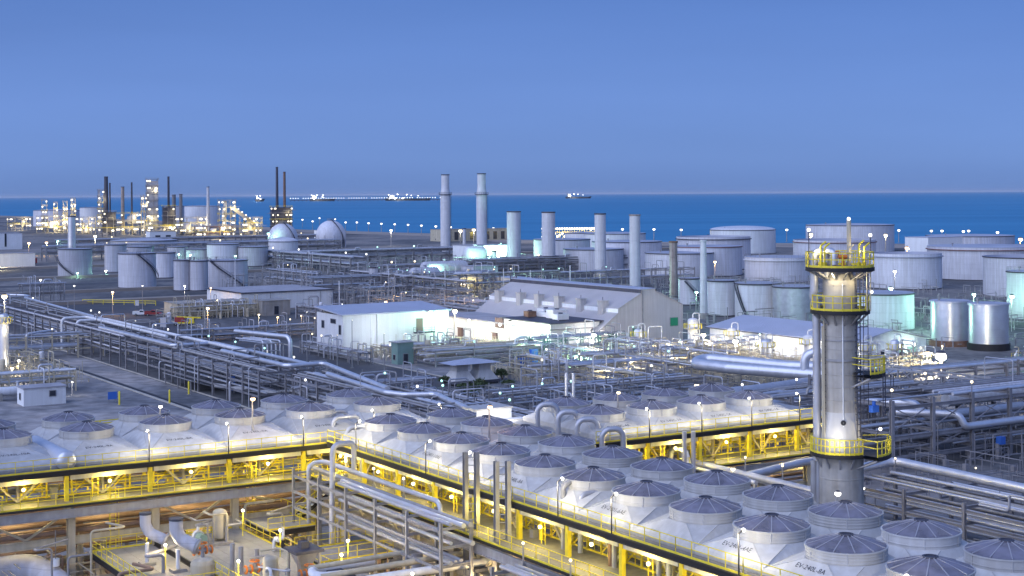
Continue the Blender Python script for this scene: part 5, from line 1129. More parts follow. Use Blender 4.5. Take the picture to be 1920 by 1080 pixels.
# ================================================================== LOWER LEFT EQUIPMENT PLATFORMS
def deck(label, a0, a1, c0, c1, z, rails=((0, 0), ), plank=True, name='equipment_platform', mat='plate'):
    o = thing(name, label, 'platform', a0, c0); A, C2 = a1 - a0, c1 - c0
    n = max(2, round(A / 1.2)); pm = MB().bx(.01, A / n - .01, 0, C2, -.06, 0).mesh('deck_plate', M[mat])
    for k in range(n): put('deck_plate', pm, o, (A * k / n, 0, z))
    m = MB()
    for y in (.05, C2 - .05): m.ibeam((0, y, z - .3), (A, y, z - .3), .2, .44, .05)
    for x in (.05, A - .05): m.ibeam((x, .2, z - .3), (x, C2 - .2, z - .3), .2, .44, .05)
    m.part('edge_girder', 'black', o)
    cm = MB().ibeam((0, 0, 0), (0, 0, z - .55), .3, .3, .05).mesh('column', M['galv'])
    for x in (.4, A - .4):
        for y in (.4, C2 - .4): put('column', cm, o, (x, y, 0))
    cs = {'f': [(0, 0, z), (A, 0, z)], 'b': [(0, C2, z), (A, C2, z)], 'l': [(0, 0, z), (0, C2, z)], 'r': [(A, 0, z), (A, C2, z)]}
    for r_ in rails: MB().rail(cs[r_] if isinstance(r_, str) else r_, 1.1, .05, 1.5).part('railing', 'yellow', o)
    return o
deck('small railed landing at the foot of the yellow stair', 50.9, 55.4, 122, 129.6, 6.7, ('f', 'r', 'b'))
P2 = deck('broad bare plate platform with yellow rails at the lower left', 42.5, 50.4, 104, 127.8, 6.0, ('r', 'b', [(0, 0, 6), (0, 10, 6)]))
deck('railed side platform with a dark kerb at the bottom, right of the broad plate platform', 50.6, 57.2, 110.5, 115.6, 6.3, ('f', 'b', 'r'), mat='conc')
deck('small yellow railed platform with two elbow stubs at the lower left', 37.0, 42.3, 111, 127.5, 5.6, ('l', 'b', 'f'))
s_ = thing('stair', 'yellow railed steel stair dropping from the lower walkway to the landing', 'stair', 60.2, 125.5); m = MB(); st = MB()
n = 12
trd = MB().bx(-.15, .15, 0, 1.0, -.05, 0).mesh('tread', M['white'])
for k in range(n): put('tread', trd, s_, (-k * 4.6 / n - .2, 0, 9.85 - (k + .5) * 3.1 / n))
for y in (0, 1.0): MB().beam((0, y, 9.8), (-4.7, y, 6.65), .06, .32).part('stringer', 'black', s_); MB().rail([(0, y, 9.9), (-4.7, y, 6.8)], 1.05, .05, 1.2, False).part('railing', 'yellow', s_)
# twin 45 degree elbow stubs with orange flanges
for k, (a, c) in enumerate(((39.6, 120.5), (41.0, 117.0))):
    o = thing('vent_elbow', 'white elbow stub with a dark mouth on the small platform, %s of two' % ('left' if k == 0 else 'right'), 'vent elbow', a, c, 5.6)
    MB().tube([(0, 0, 0), (0, 0, 1.8)], .17, 12).part('stem', 'tank_white', o); MB().tube([(1.2, -.9, 2.1), (.2, -.1, 2.6), (-.1, .1, 3.3), (-.1, .1, 4.2)], .55 if k else .46, 18, .8).part('elbow', 'tank_grey', o)
    MB().tube([(-.1, .1, 4.15), (-.1, .1, 4.32)], .6 if k else .5, 16).part('mouth_ring', 'dsteel', o); MB().tube([(1.2, -.9, 2.1), (1.35, -1.0, 2.02)], .68, 16).part('flange', 'galv', o)
    MB().bx(-.6, .6, -.5, .5, 0, .25).part('skid', 'plate', o)
for k, (a, c, z) in enumerate(((43.3, 117.6, 6.0), (44.6, 109.6, 6.0), (47.6, 106.0, 6.0))):
    o = thing('valve_actuator', ('orange valve cluster left on the broad plate platform', 'orange valve cluster at the middle of the broad plate platform edge', 'small orange valve near the bottom masts')[k], 'valve', a, c, z)
    MB().tube([(0, 0, 0), (0, 0, 1.3)], .16, 10).tube([(-.9, 0, .9), (.9, 0, .9)], .2, 12).part('valve_body', 'galv', o)
    for x in (-.75, .75, -.3, .3): MB().tube([(x - .05, 0, .9), (x + .05, 0, .9)], .36, 14).part('flange', 'orange', o)
    MB().lathe([(.38, 1.45), (.42, 1.5), (.38, 1.55), (.34, 1.5), (.38, 1.45)], 18).beam((-.36, 0, 1.5), (.36, 0, 1.5), .05).beam((0, -.36, 1.5), (0, .36, 1.5), .05).part('hand_wheel', 'orange', o)
    MB().tube([(0, 0, 1.3), (0, 0, 1.6)], .06, 8).part('spindle', 'steel', o)
for k, (a, c, r, z, h, lab) in enumerate(((41.6, 113.0, .95, 2.5, 5.0, 'stout cream filter vessel with strapped rings at the lower left'),)):
    o = thing('filter_vessel', lab, 'vessel', a, c, z); MB().lathe([(r, 0), (r, h - .5), (r * .85, h - .2), (.3, h), (.02, h)], 28).part('shell', 'cream', o)
    for zz in (1.2, 2.4, 3.6): MB().lathe([(r, zz), (r + .06, zz + .01), (r + .06, zz + .12), (r, zz + .13)], 28).part('strap', 'galv', o)
    MB().tube([(0, 0, h), (0, 0, h + .5)], .14, 10).bx(-.3, .3, -.05, .05, h + .5, h + .58).part('lifting_lug', 'steel', o)
for k, (a, c) in enumerate(((44.0, 112.8), (44.5, 112.2), (45.6, 111.6))): pipe('grey standpipe in the trio beside the cream filter vessel, %s from the left' % ORD[k], [(a, c, 1), (a, c, 8.3 - .2 * k)], .19, 'galv', 0, 'standpipe', 'standpipe', 'standpipe trio')
o = thing('hopper_stand', 'steel stand with a tapered hopper at the bottom of the picture', 'hopper', 47.2, 107.2)
for x in (0, 1.8):
    for y in (0, 1.8): MB().beam((x, y, 0), (x, y, 8.1), .16).part('leg', 'galv', o)
MB().add([(0, 0, 8.1), (1.8, 0, 8.1), (1.8, 1.8, 8.1), (0, 1.8, 8.1), (.7, .7, 6.4), (1.1, .7, 6.4), (1.1, 1.1, 6.4), (.7, 1.1, 6.4)], [(0, 1, 5, 4), (1, 2, 6, 5), (2, 3, 7, 6), (3, 0, 4, 7), (4, 5, 6, 7)]).part('hopper', 'galv', o)
MB().bx(-.3, 2.1, -.3, 2.1, 8.12, 8.35).bx(.5, 1.2, .5, 1.2, 8.35, 8.9).part('cap', 'dsteel', o)
o = thing('valve_skid', 'white valve manifold standing at the corner rail of the plate platform', 'valve skid', 50.0, 117.4, 6.0)
MB().bx(-.6, .5, -.3, .3, 0, .12).part('base', 'plate', o); MB().tube([(-.5, 0, .1), (-.5, 0, 1.0), (.35, 0, 1.0), (.35, 0, 1.9)], .13, 10, .2).part('pipework', 'tank_white', o)
MB().tube([(-.2, -.3, 1.0), (-.2, .3, 1.0)], .2, 12).part('valve', 'white', o); MB().tube([(.35, 0, 0), (.35, 0, .85)], .16, 10).part('actuator', 'black', o)
# big duct elbow and posts at the lower left corner
pipe('huge grey duct elbow at the lower left corner', [(27.5, 131, 4.2), (32.6, 129.5, 4.6), (34.3, 125, 3.2), (35.2, 119, -.5)], 1.15, 'tank_grey', 2.6, 'duct', 'duct', n=20)
o = thing('capped_nozzle', 'white capped nozzle with a thin rod on the duct elbow', 'nozzle', 33.7, 126.4, 5.1); MB().tube([(0, 0, 0), (0, 0, .6)], .34, 14).part('nozzle', 'white', o); MB().tube([(0, 0, .6), (0, 0, 3.0)], .04, 6).part('rod', 'steel', o)
for k, (a, c) in enumerate(((36.4, 128.6), (38.4, 128.6))): pipe('broad flat topped concrete post beside the bank column, %s of two' % ('left' if k == 0 else 'right'), [(a, c, 0), (a, c, 6.2)], .27, 'cream', 0, 'post', 'post')
pipe_rack('low table of parallel pipes at the lower left', 36.2, 115, 'c', 14, 4.6, (3.4,), 4.6, (5, 6), (.16, .24), 55, .2, mat='cream', brace=0, pm=['galv', 'pipe_rust', 'cream'])
pipe_rack('brown pipe rows in the pit below the left bank', 30, 133, 'a', 30, 10, (2.2, 4.6), 7.4, (6, 8), (.2, .36), 56, .3, mat='cream', brace=.3, pm=['pipe_rust', 'galv', 'cream', 'pipe_rust'])
pipe_rack('brown pipe rows in the pit before the middle bank', 50, 96, 'c', 34, 7, (1.8, 3.8), 7, (5, 7), (.2, .34), 57, .3, mat='cream', brace=.2, pm=['pipe_rust', 'galv', 'cream'])
pipe('brown bent pipe rising by the grey pipe frame foot', [(52, 118, 2.6), (54.4, 113.4, 3.6), (54.4, 113.4, 5.6), (55.6, 110, 5.9)], .3, 'pipe_rust', .8)
pipe('thick concrete leg under the pipe frame', [(55.4, 103, 0), (55.4, 103, 8.0)], .45, 'tank_grey', 0, 'pier', 'pier')
# lamps standing on the lower left platforms
for k, (px, py, z) in enumerate(((455, 957, 9.0), (525, 994, 8.6), (275, 991, 7.9), (310, 1022, 7.6), (447, 1052, 8.0), (652, 1014, 8.6), (640, 1040, 8.2), (773, 1076, 8.6))):
    a, c = S(px, py, z); o = thing('platform_lamp', ('white ball lamp on the back rail of the plate platform', 'white ball lamp above the valve manifold', 'white ball lamp left of the two elbow stubs', 'white ball lamp below the two elbow stubs', 'white ball lamp near the orange valves at the bottom', 'upper white ball lamp of the pair by the white manifold pipe', 'lower white ball lamp of the pair by the white manifold pipe', 'white ball lamp at the picture bottom, left of centre')[k], 'lamp', a, c, z - 2.2)
    MB().tube([(0, 0, 0), (0, 0, 2.1)], .04, 6).part('pole', 'yellow', o); put('lamp', cached(('ball', .17, 'w'), None), o, (0, 0, 2.2)); light((0, -.5, 2.1), 240, (1, .80, .42), o, .15)
for a, c, z, p_ in ((33, 129, 4, 120), (39, 124, 3, 120), (52, 119, 4, 130), (56, 106, 5, 130), (46, 117, 4, 110), (54, 126, 4.5, 130), (48, 131, 5.5, 130), (60, 118, 6.0, 140), (57, 96, 7, 120)): light(W(a, c, z), p_ * 2.6, (1, .74, .34), None, .2)
# ================================================================== RIGHT SIDE PIPEWORK
pipe('broad silver pipe bending beside the column and running off the right edge', [(112, 116.5, 6), (123.4, 118, 6.2), (121.6, 60, 6.0)], .5, 'alu', 1.4)
pipe_rack('low rack of blue shaded pipes at the right edge below the broad silver pipe', 115.6, 62, 'c', 55, 7, (1.4, 3.4, 5.0), 8, (6, 8), (.1, .22), 61, .34, brace=0, mat='steel')
pipe_rack('low parallel pipe track further right', 133, 60, 'c', 60, 6, (.8, 1.8), 8, (5, 7), (.1, .2), 62, .26, brace=0)
pipe_rack('dark two level rack with braced bays right of the column', 143, 137, 'a', 60, 9, (2.4, 5.0, 8.8), 8, (5, 7), (.12, .26), 63, .5, brace=.7, risers=8, mat='steel')
pipe_rack('upper pipe bridge with trussed side right of the column', 130, 147, 'a', 30, 6, (6.6, 8.8), 5, (5, 7), (.12, .24), 64, .4, brace=1, mat='steel')
o = thing('lattice_bridge', 'long lattice footbridge sloping down to the right edge', 'bridge', 180, 138)
for x in (0, 3):
    for z in (5.4, 7.4): MB().beam((x, 0, z), (x, 44, z), .28).part('chord', 'galv', o)
    q = MB()
    for k in range(15): q.beam((x, k * 3, 5.4), (x, k * 3, 7.4), .16); q.beam((x, k * 3, 5.4 if k % 2 else 7.4), (x, k * 3 + 3, 7.4 if k % 2 else 5.4), .14) if k < 14 else None
    q.part('lattice', 'galv', o)
for k in range(5): MB().beam((1.5, 2 + 10 * k, 0), (1.5, 2 + 10 * k, 5.3), .3).part('pier', 'steel', o)
MB().bx(.1, 2.9, 0, 44, 5.3, 5.38).part('deck', 'grate', o)
pipe('upper of two big silver pipes curling out of the braced rack to the right edge', [(146, 148, 7.6), (152, 141.6, 7.6), (153, 140.2, 5.9), (154, 139.8, 5.9), (215, 139.8, 5.9)], .55, 'alu', 1.3)
pipe('lower of two big silver pipes curling out of the braced rack to the right edge', [(150, 143, 6.4), (155.4, 137.0, 6.4), (156, 136.4, 4.8), (157, 136.4, 4.8), (210, 136.4, 4.8)], .5, 'alu', 1.2)
pipe('wide white topped duct above the two big silver pipes', [(163, 146, 6.6), (225, 146, 6.6)], .9, 'tank_white')
pipe_rack('pale rack on the skyline of the right pipework, above the footbridge', 172, 176, 'a', 80, 7, (3, 5.6), 8, (5, 8), (.15, .35), 65, .36, brace=.2)
pipe_rack('rack with green light behind it near the right edge', 215, 168, 'a', 70, 8, (3, 6), 8, (4, 6), (.15, .3), 66, .36, brace=.3)
pipe_rack('rusty pump rack beside the two silver tanks', 268, 205, 'a', 40, 8, (2.4, 4.4), 6, (4, 6), (.15, .3), 67, .34, mat='rust', risers=8)
o = thing('corrugated_screen', 'brown ribbed screen hanging in the braced rack right of the column', 'screen', 136.6, 145.4)
for k in range(8): MB().bx(k * .6, k * .6 + .5, 0, .12, 1.0, 6.2).part('sheet', 'brown', o)
MB().bx(0, 4.8, .13, .3, 5.9, 6.2).bx(0, 4.8, .13, .3, 1.0, 1.3).part('rail', 'steel', o)
o = thing('blue_drum', 'bright blue box on the second post of the right rack', 'box', 162, 135.6, 4.6 - 4.6); MB().bx(-.5, .5, -.4, .4, 2.0, 3.0).part('box', 'blue', o); MB().beam((0, 0, 0), (0, 0, 2), .2).part('post', 'steel', o)
# bright lit yard between the powerhouse and the long shed
pipe('huge silver duct making a flat U before the long shed', [(186, 186, 5.6), (179.5, 196, 5.6), (175.5, 214, 5.6), (171.5, 213, 5.0), (172.5, 204, 5.0), (179, 186, 5.0)], 1.0, 'alu', 2.2, 'duct', 'duct', n=20)
pipe('big grey duct running beside the U duct toward the column', [(150, 184, 3.6), (160, 184.5, 3.8), (186, 189, 3.8)], 1.0, 'alu_b', 2, 'duct', 'duct', n=18)
pipe('goose neck duct standing left of the column in front of the long shed', [(177.5, 190, 3), (177.5, 190, 8.6), (181, 186.5, 8.6), (181, 186.5, 3)], .75, 'alu', 1.6, 'duct', 'duct', n=18)
LY = [(168, 238, 'a', 36, 6, (2.2, 4.2), 71, 'before the powerhouse gable'), (172, 216, 'c', 44, 5, (2.0, 4.0), 72, 'leading to the powerhouse gable'), (188, 226, 'c', 38, 6, (2.2, 4.4), 73, 'along the long shed'), (196, 246, 'a', 26, 5, (2, 3.6), 74, 'between the gable and the long shed'),
      (150, 230, 'a', 34, 6, (2, 3.8), 75, 'nearest to the cooler hoods'), (158, 214, 'c', 40, 5, (1.8, 3.4), 76, 'behind the back hoods'), (204, 205, 'a', 24, 5, (2, 3.8), 77, 'at the right end by the goose neck duct')]
for a, c, ax, L_, wd, ti, sd, nm in LY: pipe_rack('pale lit pipe rack ' + nm, a, c, ax, L_, wd, ti, 5.5, (5, 7), (.1, .26), sd, .26, mat='cream' if sd % 2 else 'galv', risers=14, pm=['cream', 'tank_white', 'galv', 'alu', 'alu_b'])
for k, (a, c, h) in enumerate(((196, 262, 6.5), (208, 258, 8.5), (214, 252, 6.5), (206, 232, 6), (212, 226, 7), (216, 214, 6.5), (219, 209, 7))):
    o = thing('process_vessel', 'upright vessel with a railed top in the bright lit yard, %s from the left' % ORD[k], 'vessel', a, c); r = .9 + .25 * (k % 2)
    MB().drum((0, 0, .6), (0, 0, h), r, 18).part('shell', 'tank_white' if k % 3 else 'alu', o); MB().lathe([(r * .8, 0), (r * .8, .9)], 16).part('skirt', 'conc', o)
    MB().lathe([(r, h * .72), (r + .9, h * .72), (r + .9, h * .72 + .1), (r, h * .72 + .1)], 14).part('platform', 'cream', o); q = MB()
    for j in range(12):
        a0, a1 = 2 * math.pi * j / 12, 2 * math.pi * (j + 1) / 12; f2 = lambda an, z: ((r + .85) * math.cos(an), (r + .85) * math.sin(an), z)
        q.beam(f2(a0, h * .72 + 1.1), f2(a1, h * .72 + 1.1), .08); q.beam(f2(a0, h * .72), f2(a0, h * .72 + 1.1), .08)
    q.part('railing', 'yellow', o); MB().tube([(0, 0, h - .1), (0, 0, h + 1), (1.8, 0, h + 1), (1.8, 0, 1)], .14, 8, .5).part('overhead_line', 'tank_white', o)
for a, c, z, p_, cl in ((190, 246, 3.5, 1500, WARM), (205, 252, 4, 1700, WARM), (182, 232, 3.5, 1300, WARM), (212, 236, 4, 1700, WHT), (214, 220, 4, 1500, WHT), (172, 232, 3.5, 900, WARM), (196, 222, 4, 1400, WARM), (182, 256, 3, 1100, GRN), (184, 284, 2, 1300, (.3, 1, .6)), (176, 262, 2.5, 800, GRN), (160, 224, 3, 500, WARM), (230, 180, 3, 2500, GRN), (244, 172, 3, 2500, (.4, 1, .6)), (262, 262, 5, 5000, GRN), (285, 255, 5, 5000, GRN), (300, 268, 6, 5000, GRN), (252, 292, 5, 3500, GRN), (290, 320, 6, 4000, WHT), (330, 300, 6, 6000, GRN), (250, 340, 5, 3000, GRN), (300, 400, 6, 5000, GRN)): light(W(a, c, z), p_, cl, None, .4)
# pipe bundle and gear along the white hall
pipe_rack('wide bundle of parallel pipes in front of the control block', 151, 272, 'a', 28, 9, (1.0, 2.1, 3.2), 9, (8, 9), (.16, .26), 81, .25, mat='galv', brace=0, pm=['cream', 'tank_white', 'galv', 'alu_b'])
pipe_rack('mint lit pipe frame under the control block corner', 178, 272, 'a', 24, 6, (2, 4.2), 4.5, (4, 6), (.12, .25), 82, .26, mat='green', risers=10)
pipe_rack('pipe frame with green and yellow valves below the white hall', 150, 290, 'a', 22, 5, (1.4, 2.8), 4.5, (4, 6), (.1, .2), 83, .22, mat='cream', risers=14)
pipe_rack('thin pipe row at the foot of the white hall end', 140, 286, 'c', 30, 3, (1.2, 2.4), 5, (3, 4), (.1, .18), 84, .2, mat='galv', risers=8)
pipe_rack('dark pipe thicket behind the middle bank, left part', 112, 168, 'a', 46, 8, (2, 4), 6, (6, 8), (.1, .24), 85, .26, risers=14)
pipe_rack('dark pipe thicket behind the middle bank, right part', 122, 182, 'a', 52, 8, (2, 3.8), 6, (6, 8), (.1, .24), 86, .26, risers=14)
pipe_rack('dark pipe thicket below the canopied twin hoods', 128, 205, 'a', 40, 9, (1.6, 3.2), 6, (5, 7), (.1, .22), 87, .26, risers=10)
pipe_rack('pipe row crossing behind the left bank toward the thicket', 100, 150, 'a', 44, 6, (2.6, 5.2), 6, (5, 7), (.12, .26), 88, .28, risers=8)
pipe('curved silver pipe lying among the dark thicket', [(139, 183, 4.4), (140.5, 178, 4.6), (147, 174, 4.6), (160, 176, 4.6)], .55, 'alu', 2.0)
pipe('large grey low pipe behind the far right bank hoods', [(128, 160, 5), (170, 172, 5)], .5, 'alu_b', 0)
for a, c, lab in ((161, 254, 'bright blue cabinet standing before the mint lit frame, left of two'), (172, 267, 'darker blue cabinet standing before the mint lit frame, right of two'), (100.6, 258, 'tall blue signboard at the foot of the long rack'), (116, 352, 'tall dark blue signboard on the asphalt behind the rack')):
    o = thing('cabinet' if 'cabinet' in lab else 'signboard', lab, 'cabinet' if 'cabinet' in lab else 'signboard', a, c)
    if 'cabinet' in lab: MB().bx(-.8, .8, -.5, .5, .1, 3.0).part('body', 'blue', o); MB().bx(-.7, .7, -.53, -.5, .3, 2.8).part('door', 'blue', o); MB().bx(-.8, .8, -.5, .5, 0, .1).part('plinth', 'dsteel', o)
    else: MB().bx(-.75, .75, -.05, .05, .5, 3.8).part('panel', 'blue', o); [MB().bx(x - .06, x + .06, .06, .16, 0, 3.8).part('post', 'steel', o) for x in (-.6, .6)]; MB().bx(-.4, .4, -.07, -.05, 1.9, 2.3).part('white_mark', 'white', o)

# small pump and vessel skids scattered over the yards
def skid(label, a, c, seed, rz=0.0, z=0.0, sc=1.0):
    rnd = random.Random(seed); o = thing('pump_skid', label, 'pump skid', a, c, z, rz); L_ = rnd.uniform(3, 5) * sc
    MB().bx(-L_ / 2, L_ / 2, -1.1, 1.1, 0, .22).part('base', 'conc', o)
    x = -L_ / 2 + .8
    MB().tube([(x, -.9, .75), (x, .1, .75)], .38, 12).part('motor', rnd.choice(('green', 'steel', 'steel')), o); MB().tube([(x, .15, .75), (x, .6, .75)], .5, 14).tube([(x, .4, .75), (x, .4, 1.7), (x + 1.0, .4, 1.7)], .14, 8, .3).part('pump', rnd.choice(('galv', 'tank_white')), o)
    if rnd.random() < .7: MB().drum((L_ / 2 - .9, 0, .3), (L_ / 2 - .9, 0, rnd.uniform(2.2, 4)), .6, 16).part('vessel', rnd.choice(('tank_white', 'alu', 'cream')), o)
    for k in range(4): x = rnd.uniform(-L_ / 2, L_ / 2); h = rnd.uniform(1, 3); MB().tube([(x, -.8, .2), (x, -.8, h), (x + rnd.choice((-1, 1)) * 1.5, -.8, h), (x + rnd.choice((-1, 1)) * 1.5, .8, h)], rnd.uniform(.06, .13), 8, .25).part('piping', rnd.choice(('galv', 'cream', 'alu_b')), o)
    MB().rail([(-L_ / 2, 1.05, .22), (L_ / 2, 1.05, .22)], 1.0, .06, 1.4, False).part('railing', 'yellow', o)
    return o
for k, (a, c, rz, lab) in enumerate(((152, 287, 0, 'pump skid nearest to the green shed'), (158, 290, 0, 'pump skid before the white hall door'), (166, 288, .2, 'pump skid before the mint lit wall end'), (174, 282, 0, 'pump skid at the left end of the mint frame'), (180, 268, 0, 'pump skid among the blue cabinets'),
    (186, 262, .3, 'pump skid under the powerhouse gable'), (192, 236, 0, 'pump skid in the middle of the bright yard'), (200, 230, .4, 'pump skid before the long shed wall'), (208, 246, 0, 'pump skid between gable and long shed'), (178, 246, .1, 'pump skid by the white overhead line'),
    (70, 305, 0, 'pump skid beside the silver column at the left edge'), (78, 318, .3, 'pump skid on the yard behind the silver column'), (84, 330, 0, 'pump skid under the white hooked pipe'), (76, 342, .2, 'pump skid at the far end of the paved yard'),
    (140, 408, 0, 'pump skid on the asphalt before the pump house'), (192, 420, 0, 'pump skid at the warehouse corner'), (262, 214, 0, 'pump skid before the right silver tank'), (274, 214, .2, 'pump skid beside the rusty rack'),
    (46, 123, 0, 'pump skid at the back of the broad plate platform'), (44.6, 106, 1.57, 'pump skid at the front of the broad plate platform'))):
    skid(lab, a, c, 300 + k, rz, 6.0 if 'plate platform' in lab else 0.0, .8 if 'plate platform' in lab else 1.0)

# thin uprights, ladders and small lines that crowd the pit under the walkways
rnd = random.Random(77)
for k in range(14):
    a, c = rnd.uniform(31, 58), rnd.uniform(116, 131)
    if 42 < a < 51 and c < 128.5: a = rnd.choice((35, 52, 57)) + rnd.uniform(-1.5, 1.5)
    z = rnd.uniform(5.5, 8.2); nm = ('cream', 'grey', 'brown')[k % 3]
    pipe('thin %s upright with a short arm in the pit, %s nearest the left edge' % (nm, ORD[k]), [(a, c, 0), (a, c, z), (a + rnd.choice((-2, 2, 3)), c, z), (a + 2, c + 2.5, z)], rnd.uniform(.08, .15), ('cream', 'galv', 'pipe_rust')[k % 3], .3, 'standpipe', 'standpipe')
for k, (a, c, z) in enumerate(((39, 127.9, 5.6), (52.6, 130.4, 6.7), (57.6, 122, 6.0))):
    o = thing('ladder', 'yellow caged ladder rising to the lower walkway, %s from the left' % ORD[k], 'ladder', a, c, 0); MB().ladder((0, 0, 2), 10.9, .55, (1, 0, 0), True, (0, -1, 0)).part('ladder', 'yellow', o)
pipe_rack('slim pipe row under the stair landing', 51.4, 117, 'c', 12, 2.6, (2.6, 4.6), 4, (3, 4), (.08, .16), 59, .18, mat='cream', brace=.3, pm=['cream', 'galv', 'pipe_rust'], risers=5)

o = thing('white_housing', 'white box housing in glaring light behind the back hoods of the middle bank', 'housing', 77.2, 130.6)
MB().bx(0, 4.2, 0, 2.6, 9.5, 14.0).part('housing', 'white', o); MB().bx(1.4, 5.2, -1.6, -.02, 10.5, 13.0).part('hood', 'white', o); MB().bx(-.15, 4.35, -.12, 2.75, 14.0, 14.15).part('lid', 'hood', o)
for x in (.3, 3.9):
    for y in (.3, 2.3): MB().bx(x - .15, x + .15, y - .15, y + .15, 0, 9.5).part('leg', 'steel', o)
light((2.0, -2.6, 14.2), 420, WHT, o, .2)

# ================================================================== FINE PIPEWORK nobody could count: one joined mass per yard
def fine_pipework(label, a0, a1, c0, c1, n, zmax, mat, seed, th=(.05, .13)):
    rnd = random.Random(seed); m = MB(); A, C2 = a1 - a0, c1 - c0
    for k in range(n):
        x, y, z = rnd.uniform(0, A), rnd.uniform(0, C2), zmax * rnd.random() ** 1.2 + .3; t = rnd.uniform(*th); L_ = rnd.uniform(1.5, 9); q = rnd.random()
        if q < .42: p, e = Vector((x, y, z)), Vector((min(A, x + L_), y, z))
        elif q < .8: p, e = Vector((x, y, z)), Vector((x, min(C2, y + L_), z))
        else: m.beam((x, y, 0), (x, y, z + rnd.uniform(.3, 2)), t); continue
        m.beam(p, e, t)
        if rnd.random() < .6: m.beam((p.x, p.y, 0), p, t)
        if rnd.random() < .6: m.beam((e.x, e.y, 0), e, t)
        if rnd.random() < .12: m.bx(x - .3, x + .3, y - .3, y + .3, 0, rnd.uniform(.6, 1.6))
        if rnd.random() < .10: m.tube([(x, y, 0), (x, y, rnd.uniform(1, 2.6))], rnd.uniform(.25, .5), 8)
    o = put('fine_pipework', m.mesh('fine_pipework', M[mat])); o.location = W(a0, c0, 0); o.rotation_euler = (0, 0, TH); return tag(o, label, 'pipework', None, 'stuff')
fine_pipework('fine grey pipes filling the dense yard behind the white hall', 200, 290, 388, 530, 1500, 7, 'galv', 401, (.08, .2))
fine_pipework('fine grey pipes filling the dark thicket behind the cooler banks', 98, 176, 150, 228, 1200, 3.4, 'galv', 402)
fine_pipework('fine grey pipes between the long rack and the asphalt road', 107, 122, 228, 330, 420, 3.0, 'galv', 403)
fine_pipework('fine pale pipes filling the bright lit yard', 152, 217, 208, 262, 1000, 3.4, 'cream', 404)
fine_pipework('fine pale pipes at the foot of the white hall and control block', 148, 184, 283, 303, 360, 2.4, 'cream', 405)
fine_pipework('fine pipes in the gaps of the right tank farm', 250, 420, 230, 470, 900, 3.5, 'galv', 406, (.1, .24))
fine_pipework('fine pipes in the yard below the gas spheres', 290, 420, 560, 760, 700, 5, 'galv', 407, (.14, .3))
fine_pipework('fine dark pipes filling the right edge racks', 130, 215, 66, 175, 1000, 4, 'steel', 408)
fine_pipework('fine tan pipes in the pit before the left bank', 29, 58, 113, 134, 300, 5.0, 'cream', 409, (.05, .1))
fine_pipework('fine brown pipes in the pit before the middle bank', 50, 59, 60, 112, 220, 5.5, 'pipe_rust', 410, (.06, .12))
fine_pipework('fine tan pipes in the pump bay at the left edge', 62, 84, 288, 350, 300, 2.8, 'cream', 411)
fine_pipework('fine pipes on the ground beside the pump house', 146, 174, 417, 436, 160, 3.0, 'cream', 412)
# ================================================================== LAMP POSTS
def lamp_post(label, px, py, hz, bulb='bulb_w', col=WHT, power=0, r=.36, group=None, mast=True, zg=0.0, name='street_lamp', double=False):
    a, c = S(px, py, hz); o = thing(name, label, 'lamp post', a, c, zg, 0, group); h = hz - zg
    th = max(.09, r * .28)
    put('pole', cached(('pole', round(h, 1), round(th, 2)), lambda: MB().tube([(0, 0, 0), (0, 0, h * .5), (0, 0, h)], [th * 1.4, th, th * .7], 8).mesh('pole', M['galv'])), o)
    put('base_plate', cached(('bp', round(th, 2)), lambda: MB().bx(-th * 3, th * 3, -th * 3, th * 3, 0, .12).mesh('base_plate', M['conc'])), o)
    xs = (-.8, .8) if double else (0,)
    for x in xs:
        put('lamp_head', cached(('lh', bulb, r), lambda: MB().sphere((0, 0, 0), r, 12, 8, .8).mesh('lamp_head', M[bulb])), o, (x, -.15, h))
        put('lamp_hood', cached(('lhd', r), lambda: MB().lathe([(r * .9, r * .62), (r * .5, r * 1.0), (.02, r * 1.05)], 12).mesh('lamp_hood', M['dsteel'])), o, (x, -.15, h))
    if double: MB().beam((-.8, 0, h - .1), (.8, 0, h - .1), .12).part('cross_arm', 'galv', o)
    if power: light((0, -1.2, h - .5), power, col, o, .3)
    return o
for px, py in ((567, 412), (586, 415), (599, 409), (628, 411), (648, 417), (669, 417), (691, 418.5), (715, 419.5), (740, 420.5), (765, 421.5), (790, 423), (817, 424.5), (845, 426), (925, 428), (1070, 429), (1095, 429), (1108, 430), (1126, 430), (1167, 430), (1226, 430), (1277, 431), (1475, 431), (1685, 432), (1746, 433), (1766, 433), (1806, 434), (1816, 433), (1870, 436)):
    lamp_post('white shore road lamp in the spaced row along the beach', px, py, 8.5, 'bulb_w', r=1.0, group='shore road lamps')
